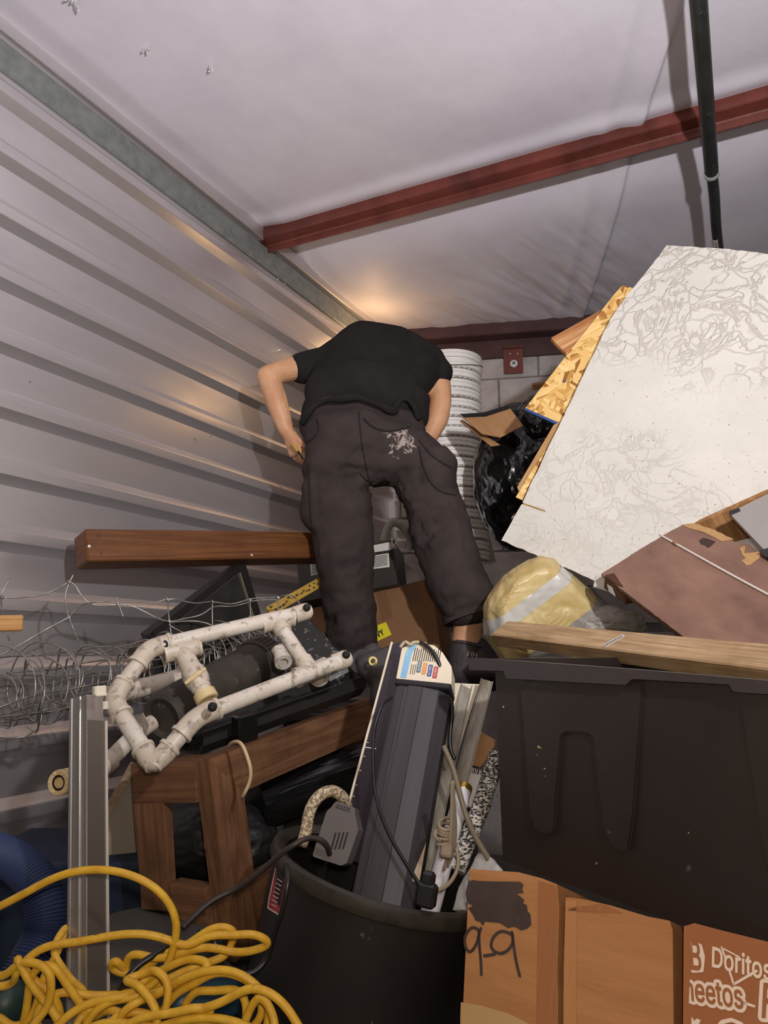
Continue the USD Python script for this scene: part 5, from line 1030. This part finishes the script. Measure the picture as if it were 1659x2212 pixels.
# wrapped extension lead
brl = mat('taupe_lead', srgb(150, 134, 114), .5); t = Thing('wrapped_lead', 'bundled taupe extension lead with its plug hanging in the bin', 'extension lead')
rs = np.random.RandomState(14); c = P(963, 1800, 1.235); CFm = axfr(c-UP*.05-RT*.006, c+UP*.05+RT*.006)
for k in range(5):
    an = np.linspace(.2*k, 2*PI*1.0+.2*k, 30); q = np.stack([.020*np.cos(an), .012*np.sin(an), .052+.007*(k-2)+.003*np.sin(an+k)], 1); t.add('wrap', tube(xf(q, CFm), .0030, 7), brl, smooth=True)
for k in range(6):
    x = -.012+.0048*k; q = spline([(x*1.1, .009, .004-.004*(k % 3)), (x, .013, .03), (x*.9, .012, .06), (x*.45+.004, .008, .10), (x*.3+.008, .004, .13+.012*(k % 2))], 24); t.add('strand', tube(xf(q, CFm), .0029, 7), brl, smooth=True)
t.add('plug', join(cbox(.020, .034, .014, .003)), mat('taupe_plug', srgb(138, 120, 98), .5), facefr((948, 1856), 1.21, (978, 1862), 1.21, (950, 1826))[0])
t.add('tail', tube(spline([P(*p) for p in ((945, 1790, 1.23), (940, 1806, 1.22), (952, 1818, 1.22))], 12), .003, 7), brl, smooth=True)
t.add('tail', tube(spline([P(*p) for p in ((985, 1830, 1.22), (990, 1862, 1.21), (980, 1895, 1.19), (958, 1918, 1.17), (938, 1925, 1.16))], 30), .0034, 7), brl, smooth=True)
F = camfr3((985, 1960), 1.27, (1075, 1870), 1.25, (1030, 1830), 1.33)
one('white_plastic_bag', displace(ext([uv(x, y, F) for x, y in ((978, 1965), (990, 1915), (1012, 1880), (1032, 1842), (1058, 1850), (1076, 1872), (1072, 1890), (1010, 1900), (1002, 1965))], .012, -.012).subdivide().subdivide().subdivide(), lambda v: .004*(fbm(v*60, 3, 5)-.5)), mat('white_plastic_film', srgb(206, 204, 200), .4), 'crumpled white plastic bag tucked between the bin and the left cardboard box', 'plastic bag', frame=F, smooth=True)
# --- grey vacuum nozzle behind the hood
gv = mat('grey_vacuum', srgb(62, 58, 58), .5, srgb(54, 50, 50), scale=10, spec=.4)
nz_ = fuse([hull(J(792, 1432, 1.82, .030), J(805, 1408, 1.84, .022)), hull(J(800, 1440, 1.80, .034), J(845, 1465, 1.78, .046), J(850, 1418, 1.80, .028)), hull(J(842, 1470, 1.78, .045), J(835, 1510, 1.76, .040), J(860, 1480, 1.76, .04))], .012, 6)
t = Thing('vacuum_head', 'dark grey plastic vacuum head behind the top of the light hood', 'vacuum part'); t.add('body', nz_, gv, smooth=True)
t.add('mouth', lathe([(.016, 0), (.030, 0), (.032, .004), (.032, .03), (.016, .03)], 24), gv, axfr(P(780, 1428, 1.80), P(800, 1440, 1.84)), smooth=30)
t.add('yellow_ring', lathe([(.006, 0), (.0105, 0), (.0105, .008), (.006, .008)], 18), mat('pale_yellow_ring', srgb(214, 196, 120), .4), axfr(P(806, 1428, 1.735), P(800, 1426, 1.76)), label='pale yellow ring')
# ================================================================== right side: tote, timber, boards, boxes
tote_m = mat('black_tote_plastic', srgb(38, 31, 29), .42, srgb(45, 38, 35), scale=3, spec=.45, bump=.05, bscale=120, specks=(srgb(78, 72, 66), 16, .70))
rim_m = mat('tote_rim_plastic', srgb(54, 48, 48), .45, srgb(60, 53, 53), scale=6, spec=.45)
TL = P(1068, 1452, 1.30); tx_ = nz(RT*.638-FLOORF*.77-A([0, 0, .060])); n_t = nz(np.cross(tx_, [0, 0, 1.0])); ty_ = nz(np.cross(n_t, tx_))
F = fr(TL, tx_, ty_)
if F[:3, 2]@(EYE-TL) < 0: raise SystemExit('tote')
t = Thing('storage_tote', 'large black plastic storage tote with moulded legs on its front', 'storage tote')
Hb = -uv(1082, 1862, F)[1]; Wd = .76; De = .44
sec = np.array([(0, 0), (Wd, 0), (Wd, -De), (0, -De)])
def shell(z0, k0, z1, k1):
    v = []
    for z, k in ((z0, k0), (z1, k1)):
        for x, y in sec: v.append(((x-Wd/2)*k+Wd/2, z, (y+De/2)*k-De/2))
    return v
outer = trimesh.convex.convex_hull(A(shell(.024, 1.0, -Hb, .955))); inner = trimesh.convex.convex_hull(A(shell(.03, .985, -Hb+.006, .94)))
t.add('body', unman(man(outer)-man(inner)), tote_m, F, smooth=False)
def fpoly(pxs): return [uv(x, y, F) for x, y in pxs]
rp_ = fpoly(((1029, 1421), (1200, 1432), (1430, 1449), (1690, 1471), (1690, 1500), (1604, 1494), (1597, 1491), (1590, 1478), (1383, 1466), (1376, 1470), (1368, 1479), (1110, 1465), (1105, 1449), (1030, 1447)))
rp_ += []
t.add('rim', ext(rnd(rp_, .0015), .020, -.004), rim_m, off(F, 0, 0, .004), smooth=25)
xl = uv(1029, 1421, F)[0]; yt = uv(1068, 1424, F)[1]
t.add('rim', cbox(-xl+.004, .022, De, .003, (xl, yt-.024, -De)), rim_m, F)
t.add('rim', cbox(Wd+.06, .024, .03, .003, (-.03, yt-.026, -De-.026)), rim_m, F)
leg = rnd(fpoly(((1124, 1466), (1134, 1600), (1146, 1760), (1158, 1796), (1186, 1806), (1200, 1797), (1206, 1700), (1216, 1590), (1228, 1583), (1268, 1584), (1282, 1592), (1290, 1680), (1304, 1790), (1318, 1826), (1345, 1842), (1362, 1838), (1372, 1760), (1393, 1468))), .006)
def relief(name, poly, h=.008):
    pb_ = poly; pt2 = poly.buffer(-.003)
    m = join(ext(pb_, h*.55, -.004), ext(pt2, h, -.004)); t.add(name, m, tote_m, F, smooth=25)
relief('moulded_legs', leg)
relief('moulded_panel', rnd(fpoly(((1594, 1480), (1612, 1600), (1640, 1790), (1662, 1900), (1760, 1940), (1790, 1500))), .006))
scuff = mat('paint_fleck', srgb(176, 160, 110), .6)
rs = np.random.RandomState(5)
for x, y, s in ((1167, 1613, 3), (1171, 1615, 2), (1180, 1660, 2), (1088, 1527, 2.2), (1245, 1574, 1.3), (1289, 1865, 2.5), (1488, 1799, 2.0), (1164, 1630, 1.2), (1182, 1676, 1.2)):
    t.add('paint_fleck', ext([uv(x+dx*s, y+dy*s, F) for dx, dy in ((-.4, -1), (.5, -.7), (.6, .6), (-.2, 1))], .0012, .0042 if 1130 < x < 1200 else .0002), scuff, F)
toteF = F
# --- cardboard boxes under the tote
T1 = P(1012, 1877, 1.15); dx_ = nz(RT*.81-FLOORF*.585-A([0, 0, .025])); dy_ = nz(T1-P(1000, 2212, 1.04))
BX = fr(T1, dx_, dy_)
if BX[:3, 2]@(EYE-T1) < 0: raise SystemExit('boxes')
def bxp(pxs): return [uv(x, y, BX) for x, y in pxs]
def face(name, pxs, depth, m, label, dark=None):
    t = Thing(name, label, 'cardboard box'); t.add('body', ext(bxp(pxs), depth, -depth), m, BX, smooth=20); return t
b1 = face('cardboard_box', ((1014, 1877), (1120, 1884), (1170, 1897), (1203, 1910), (1208, 1960), (1204, 2080), (1206, 2300), (992, 2300), (1000, 2180)), .30, card_o, 'left cardboard box with a black ink blot and handwritten 9-9')
b2 = face('cardboard_box', ((1222, 1938), (1260, 1942), (1320, 1956), (1400, 1980), (1447, 1989), (1453, 2010), (1456, 2320), (1216, 2320), (1217, 2100)), .30, card_o, 'plain middle cardboard box between the inked box and the snack box')
snack = mat('cardboard_snack', srgb(166, 108, 68), .7, srgb(156, 98, 60), scale=4, bump=.06, bscale=90, spec=.25)
b3 = face('cardboard_box', ((1477, 2001), (1500, 1994), (1560, 2010), (1690, 2042), (1700, 2330), (1474, 2330)), .30, snack, 'right cardboard box printed with white snack names')
for b_, q in ((b1, ((1020, 1874), (1118, 1880), (1165, 1893), (1195, 1903), (1160, 1880), (1100, 1855), (1030, 1850))),):
    pass
def bdec(t, name, pxs, m, h=.0007, z=.0003, **k): return t.add(name, ext(bxp(pxs), h, z), m, BX, smooth=20, **k)
ink = mat('black_marker', srgb(56, 42, 38), .55, srgb(70, 54, 48), scale=18)
bdec(b1, 'ink_blot', ((1012, 1904), (1022, 1901), (1034, 1903), (1060, 1904), (1124, 1905), (1131, 1911), (1128, 1922), (1132, 1929), (1117, 1931), (1133, 1944), (1130, 1951), (1138, 1955), (1140, 1968), (1146, 1975), (1148, 1998), (1138, 2007), (1126, 2010), (1112, 2002), (1097, 2005), (1080, 1994), (1048, 1991), (1044, 2000), (1036, 1991), (1028, 1989), (1024, 1980), (1012, 1962), (1022, 1957), (1010, 1950), (1006, 1930)), ink, label='black marker blot')
def stroke(t, name, pts, w=.0042, n=40, z=.0004):
    p = spline([np.r_[uv(x, y, BX), 0] for x, y in pts], n)[:, :2]
    t.add(name, ext(shapely.LineString(p).buffer(w/2, cap_style=1), .0006, z), ink, BX, smooth=20)
stroke(b1, 'handwritten_stroke', ((1033, 2008), (1022, 2004), (1010, 2014), (1005, 2040), (1014, 2056), (1026, 2046), (1035, 2020), (1039, 2006)))
stroke(b1, 'handwritten_stroke', ((1035, 2012), (1036, 2045), (1039, 2075), (1040, 2105)))
stroke(b1, 'handwritten_stroke', ((1047, 2065), (1060, 2063), (1069, 2061)))
stroke(b1, 'handwritten_stroke', ((1104, 2018), (1085, 2012), (1066, 2026), (1062, 2046), (1076, 2059), (1098, 2052), (1108, 2034), (1106, 2014)))
stroke(b1, 'handwritten_stroke', ((1107, 2018), (1111, 2050), (1116, 2080), (1123, 2108)))
tape_o = mat('glossy_brown_tape', srgb(160, 106, 66), .25, spec=.6, bump=.25, bscale=30, stretch=(3, .4, 1)); tape_c = mat('clear_tape', srgb(184, 130, 84), .22, spec=.6, bump=.25, bscale=34, stretch=(3, .4, 1))
bdec(b1, 'tape', ((1163, 1902), (1201, 1913), (1206, 1960), (1202, 2080), (1204, 2290), (1157, 2290), (1161, 2050)), tape_o)
bdec(b2, 'tape', ((1222, 1944), (1246, 1947), (1245, 2120), (1244, 2300), (1217, 2300), (1219, 2100)), tape_c)
bdec(b2, 'top_fold', ((1223, 1962), (1300, 1952), (1316, 1957), (1345, 1972), (1230, 1968)), tape_o)
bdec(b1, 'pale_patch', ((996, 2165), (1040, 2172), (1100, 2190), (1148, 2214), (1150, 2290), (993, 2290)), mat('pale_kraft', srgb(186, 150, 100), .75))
b2.add('seam_gap', ext(bxp(((1203, 1925), (1219, 1940), (1217, 2300), (1206, 2300))), .02, -.05), mat('box_gap_card', srgb(96, 62, 40), .8), BX)
# white print on the snack box
wp = mat('white_print', srgb(228, 206, 186), .6); brp = snack
cut_x = uv(1493, 2060, BX)[0]
def ptext(s, p0, p1, h, m, sx=1.0, bold=True, z=.0006, grow=0, shear=0.0, name='print', clip=True):
    o, e = A(uv(*p0, BX)), A(uv(*p1, BX)); tm_ = meshkit.text_mesh(s, h, .0005, bold=bold)
    v = tm_.vertices; W = np.ptp(v[:, 0]); L = np.linalg.norm(e-o); v = v*A([L/W*sx, 1, 1]); v[:, 0] += shear*v[:, 1]; u = (e-o)/L; w = A([-u[1], u[0]])
    q = np.column_stack([o+v[:, :1]*u+v[:, 1:2]*w, v[:, 2]+z]); tm_ = trimesh.Trimesh(q, tm_.faces, process=False)
    if clip: tm_ = slice_(tm_, (cut_x, 0, 0), (1, 0, 0))
    return tm_
b3.add('printed_name', ptext('Doritos', (1535, 2087), (1665, 2118), .0215, wp), wp, BX, smooth=False)
tri = [uv(x, y, BX) for x, y in ((1556, 2044), (1600, 2070), (1597, 2072), (1564, 2052))]
b3.add('printed_triangle', join(ext([uv(x, y, BX) for x, y in ((1556, 2044), (1561, 2045), (1570, 2072), (1566, 2072))], .0005, .0004), ext([uv(x, y, BX) for x, y in ((1556, 2044), (1598, 2066), (1597, 2069), (1557, 2048))], .0005, .0004), ext([uv(x, y, BX) for x, y in ((1573, 2095), (1577, 2093), (1588, 2128), (1584, 2130))], .0005, .0004), ext([uv(x, y, BX) for x, y in ((1585, 2130), (1584, 2124), (1634, 2094), (1638, 2099))], .0005, .0004)), wp, BX, kind='stuff')
def outline_text(s, p0, p1, h, grow, shear=0):
    big = ptext(s, p0, p1, h, wp, z=.0004, clip=False, shear=shear); 
    tri2 = big.triangles[:, :, :2]; polys = [Polygon(q) for q in tri2]; u = shapely.union_all([q.buffer(1e-5) for q in polys if q.area > 1e-12]).buffer(grow)
    u = u.intersection(shapely.box(cut_x, -2, 5, 2)); return ext(u.simplify(.0002), .0005, .0003)
b3.add('printed_outline', outline_text('heetos', (1478, 2158), (1604, 2178), .024, .0035), wp, BX, smooth=False)
b3.add('printed_letters', ptext('heetos', (1478, 2158), (1604, 2178), .024, brp, z=.0009), brp, BX, smooth=False)
b3.add('printed_dash', ext(bxp(((1602, 2161), (1632, 2172), (1631, 2177), (1601, 2168))), .0005, .0003), wp, BX)
b3.add('printed_outline', outline_text('F', (1640, 2196), (1672, 2200), .034, .004, .2), wp, BX, smooth=False); b3.add('printed_letters', ptext('F', (1640, 2196), (1672, 2200), .034, brp, z=.0009, shear=.2), brp, BX, smooth=False)
b3.add('printed_emblem', ext(rnd(bxp(((1493, 2032), (1516, 2040), (1523, 2066), (1520, 2100), (1493, 2102))), .002), .0005, .0003), wp, BX); b3.add('emblem_letter', ptext('B', (1490, 2093), (1513, 2096), .031, brp, z=.0009), brp, BX, smooth=False)
b3.add('printed_outline', ext(shapely.LineString([uv(x, y, BX) for x, y in ((1545, 2225), (1560, 2208), (1580, 2203), (1602, 2212), (1612, 2228))]).buffer(.002), .0005, .0003), wp, BX); b3.add('printed_outline', ext(bxp(((1494, 2196), (1500, 2205), (1506, 2200), (1514, 2204), (1504, 2226), (1494, 2222))), .0005, .0003), wp, BX)
# --- timber batten over the tote
spruce = wood('spruce_batten', srgb(206, 174, 134), srgb(188, 154, 114), srgb(196, 164, 124), rings=9, seed=12, dirt=(.7, .66, .6))
o, e = P(1060, 1370, 2.00), P(1665, 1446, 1.17); ax_ = nz(e-o); r2 = P(1082, 1338, 2.06); vv_ = r2-o; vv_ = nz(vv_-ax_*(vv_@ax_)); w_ = np.linalg.norm(onplane(1082, 1338, o, ax_)-o)
F = fr(o, ax_, vv_); zs = F[:3, 2]@(EYE-o) > 0; Ln = np.linalg.norm(e-o)+.2
wv = uv(1600, 1384, F)[1]; wv = float(np.clip(wv, .05, .14))
t = Thing('spruce_batten', 'long spruce batten with a barcode sticker lying across the tote', 'batten')
t.add('batten', cbox(Ln, wv, .038, .003, (0, 0, -.038 if zs else 0)), spruce, F)
z0 = .0004 if zs else -.0012
lab = t.add('barcode_sticker', ext([uv(x, y, F) for x, y in ((1302, 1394), (1345, 1371), (1350, 1375), (1308, 1398))], .0008, z0), stk, F, label='white barcode sticker')
t.add('barcode', join(*[ext([uv(1306+k*4.4+dx, 1394.5-k*2.4+dy, F) for dx, dy in ((0, 0), (2.0, -1), (4.5, 1.0), (2.5, 2.2))], .0004, z0+(.0009 if zs else -.0005)) for k in range(9)]), inkm, F, parent=lab, kind='stuff')
# --- taped yellow bundle
gold = mat('yellow_packing_film', srgb(206, 186, 132), .38, srgb(188, 162, 102), scale=14, spec=.5, bump=.3, bscale=40, bdist=.006)
silv = mat('silver_tape', srgb(196, 192, 184), .35, srgb(180, 176, 168), scale=9, spec=.5, bump=.2, bscale=20)
ol = ((1046, 1312), (1056, 1290), (1085, 1250), (1115, 1228), (1150, 1208), (1172, 1202), (1200, 1208), (1250, 1252), (1285, 1290), (1330, 1330), (1378, 1368), (1340, 1440), (1100, 1450), (1050, 1370))
oc = A(ol).mean(0); hp_ = [P(*(oc+(A(q)-oc)*k), d) for k, d in ((.70, 2.04), (.93, 2.10), (1.0, 2.17), (.97, 2.26), (.8, 2.34)) for q in ol]
bb_ = unman(man(trimesh.convex.convex_hull(A(hp_))).refine_to_length(.010)); bb_.merge_vertices(); trimesh.smoothing.filter_taubin(bb_, lamb=.6, nu=.61, iterations=12)
nv = bb_.vertex_normals; lc_ = np.stack([bb_.vertices@RT, bb_.vertices@UP, bb_.vertices@FW], 1)
n_ = fbm(lc_@A([[.8, -.6, 0], [.6, .8, 0], [0, 0, 1]]).T*A([16, 44, 20]), 4, 3); v3 = bb_.vertices+nv*(.006*(1-np.abs(2*n_-1)*2))[:, None]; c = v3.mean(0); v3 = v3-c
bm_ = trimesh.Trimesh(v3+c, bb_.faces, process=False)
t = Thing('taped_bundle', 'bundle wrapped in yellow film and silver tape behind the spruce batten', 'bundle'); t.add('film_wrap', bm_, gold, smooth=True)
ta, tb, tc_ = P(1092, 1338, 2.05), P(1214, 1236, 2.1), P(1110, 1345, 2.05)
sn_ = nz(np.cross(tb-ta, FW)); 
def band(p, w, m, name, lift=1.012):
    q = trimesh.Trimesh((v3*lift)+c, bb_.faces, process=False); q = slice_(q, p-sn_*w/2, sn_); q = slice_(q, p+sn_*w/2, -sn_); t.add(name, q, m, smooth=True)
band(P(1158, 1290, 2.06), .040, silv, 'tape_band'); band(P(1300, 1330, 2.06), .080, mat('grey_film', srgb(150, 144, 136), .4, srgb(130, 124, 116), scale=10, bump=.3, bscale=22), 'film_band', 1.014)
t.add('wrinkle', join(*[tube(spline(q_, 12), .0022, 6) for q_ in [onmesh(bm_, [(x, y), (x+14, y-12), (x+24, y-30)], .001) for x, y in ((1075, 1320), (1082, 1305), (1095, 1290), (1190, 1345), (1200, 1350), (1178, 1330), (1210, 1355), (1150, 1225), (1165, 1232))] if len(q_) == 3]), gold, kind='stuff')
one('grey_plastic_bag', blob(P(1312, 1350, 2.08), .10, .07, .052, .10, 2.5, 7, 5), mat('grey_film', srgb(150, 144, 136), .4, srgb(130, 124, 116), scale=10, bump=.3, bscale=22), 'limp grey plastic bag between the yellow bundle and the brown boards', 'plastic bag', smooth=True)
# --- brown faced plywood stack
brown = mat('brown_faced_ply', srgb(146, 110, 92), .45, srgb(116, 84, 69), scale=5, spec=.45, detail=6, stretch=(1, 2.2, 1), specks=(srgb(96, 64, 52), 9, .70))
plye = wood('ply_layers', srgb(168, 124, 84), srgb(104, 68, 44), axis=0, rings=26, seed=15)
F, a, b = facefr((1298, 1240), 1.92, (1508, 1398), 1.52, (1474, 1134))
F = F if F[:3, 2]@(EYE-F[:3, 3]) > 0 else fr(F[:3, 3], F[:3, 1], F[:3, 0])
q = [uv(x, y, F) for x, y in ((1298, 1240), (1505, 1396), (1760, 1500), (1790, 1290), (1668, 1222), (1622, 1178), (1590, 1172), (1545, 1146), (1500, 1132), (1474, 1134), (1440, 1152), (1380, 1188), (1330, 1220))]
def rag(q, amp, seed):
    rs = np.random.RandomState(seed); o = []
    for a_, b_ in zip(q, q[1:]+q[:1]):
        n = max(2, int(np.linalg.norm(A(b_)-a_)/.012)); o += [A(a_)+(A(b_)-a_)*k/n+(rs.uniform(-amp, amp, 2) if k else 0) for k in range(n)]
    return Polygon(o).buffer(0)
t = Thing('brown_boards', 'stack of brown-faced plywood boards strapped with a white cord', 'boards')
for k, (z, h) in enumerate(((-.010, .010), (-.0195, .009), (-.029, .009))): t.add('board', ext(rag([p+A([.003*k, .002*k]) for p in q], .0012, k), h, z), brown if k == 0 else plye, F, smooth=20)
st_ = [uv(x, y, F) for x, y in ((1426, 1157), (1460, 1176), (1600, 1254), (1720, 1318))]
t.add('white_strap', tube(spline([np.r_[p, .0025] for p in st_], 30), .0028, 8), mat('white_cord', srgb(214, 206, 196), .6), F, label='white cord strapped over the boards', smooth=True)
t.add('cord_knot', tube([np.r_[uv(1457, 1174, F), .004], np.r_[uv(1462, 1178, F), .004]], .005, 8), mat('knot_m', srgb(150, 110, 92), .7), F, smooth=True)
t.add('black_stain', ext([uv(x, y, F) for x, y in ((1510, 1168), (1520, 1162), (1534, 1166), (1546, 1170), (1538, 1178), (1530, 1184), (1522, 1178), (1514, 1176))], .0006, .0002), mat('stain', srgb(62, 44, 36), .8), F, label='dark scorched spot')
splint = mat('torn_ply_wood', srgb(196, 156, 104), .8, srgb(178, 136, 86), scale=40, bump=.3, bscale=90, stretch=(1, 8, 1))
for z_, qq in ((.0002, ((1474, 1134), (1500, 1131), (1545, 1146), (1585, 1166), (1560, 1170), (1520, 1150), (1490, 1142))), (.0002, ((1598, 1185), (1610, 1180), (1608, 1196), (1650, 1192), (1640, 1206), (1622, 1220), (1612, 1222), (1602, 1212), (1612, 1206), (1604, 1200)))): t.add('torn_face', ext(rag([uv(x, y, F) for x, y in qq], .001, 7), .0012, z_), splint, F)
# underside bits
F2 = off(F, 0, 0, -.034)
t = Thing('short_timber', 'short reddish timber block with a white sticker under the brown boards', 'timber block')
Ft = camfr3((1304, 1262), 1.90, (1362, 1305), 1.80, (1300, 1238), 1.90); t.add('block', cbox(np.linalg.norm(uv(1352, 1302, Ft)), .040, .05, .003, (0, -.012, -.05)), wood('reddish_block', srgb(92, 58, 38), srgb(74, 44, 28), seed=16), Ft)
t.add('sticker', ext([uv(x, y, Ft) for x, y in ((1312, 1262), (1322, 1268), (1330, 1288), (1316, 1278))], .0008, .0004), stk, Ft)
Ft = camfr3((1280, 1268), 1.98, (1312, 1278), 1.95, (1282, 1244), 1.98); one('white_offcut', cbox(.05, .035, .02, .002, (0, 0, -.02)), laminate, 'white board offcut under the left corner of the brown boards', 'offcut', frame=Ft)
# tan board and grey sheet behind them
F, a, b = facefr((1310, 1205), 2.02, (1668, 1060), 1.80, (1330, 1235))
F = F if F[:3, 2]@(EYE-F[:3, 3]) > 0 else fr(F[:3, 3], F[:3, 1], F[:3, 0])
t = Thing('tan_board', 'tan wooden board between the white panel and the brown boards', 'board'); t.add('board', ext([uv(x, y, F) for x, y in ((1480, 1150), (1515, 1128), (1668, 1060), (1760, 1025), (1760, 1240), (1500, 1215))], .016, -.016), wood('tan_ply', srgb(190, 144, 96), srgb(166, 118, 72), seed=17, axis=0, rings=6), F)
F, a, b = facefr((1577, 1102), 1.78, (1668, 1245), 1.60, (1668, 1072))
F = F if F[:3, 2]@(EYE-F[:3, 3]) > 0 else fr(F[:3, 3], F[:3, 1], F[:3, 0])
t = Thing('grey_screen', 'grey flat screen with black corner clips at the right edge', 'screen'); t.add('screen', ext([uv(x, y, F) for x, y in ((1575, 1108), (1660, 1066), (1760, 1020), (1800, 1240), (1655, 1192))], .010, -.010), mat('grey_screen_m', srgb(150, 144, 138), .4, srgb(138, 132, 126), scale=4), F)
t.add('corner_clip', ext(rnd([uv(x, y, F) for x, y in ((1574, 1106), (1596, 1098), (1600, 1104), (1579, 1113))], .001), .014, -.012), black_pl, F); t.add('corner_clip', ext([uv(x, y, F) for x, y in ((1640, 1190), (1662, 1184), (1672, 1204), (1654, 1204))], .014, -.012), black_pl, F)
# dark crates that carry the pile
dk = mat('dark_crate', srgb(40, 37, 34), .7, srgb(48, 44, 40), scale=6)
def crate(x0, x1, y0, y1, z0, z1, label):
    t = Thing('crate', label, 'crate', None); lx, ly, lz = x1-x0, y1-y0, z1-z0; F = fr(A([0, 0, z0])+RT*x0+FLOORF*y0, RT, FLOORF)
    o = trimesh.convex.convex_hull(A([(x, y, z) for z, k in ((0, .03), (lz, 0)) for x in (k*lx, lx-k*lx) for y in (k*ly, ly-k*ly)]))
    t.add('body', o, dk, F); t.add('rim', cbox(lx+.02, ly+.02, .025, .004, (-.01, -.01, lz-.03)), dk, F); t.add('grip', cbox(.10, .012, .02, .003, (lx/2-.05, -.008, lz*.7)), dk, F)
crate(-.30, .28, 2.28, 2.85, .22, 1.08, 'dark crate at the bottom of the pile under the feet of the person')
crate(.08, .62, .92, 1.26, .22, .54, 'dark crate at the bottom of the pile under the three cardboard boxes')
crate(-.52, -.22, 1.60, 1.95, .22, .66, 'dark crate at the bottom of the pile under the timber stand')
for t in THINGS:
    if t.path is None: t.flush()
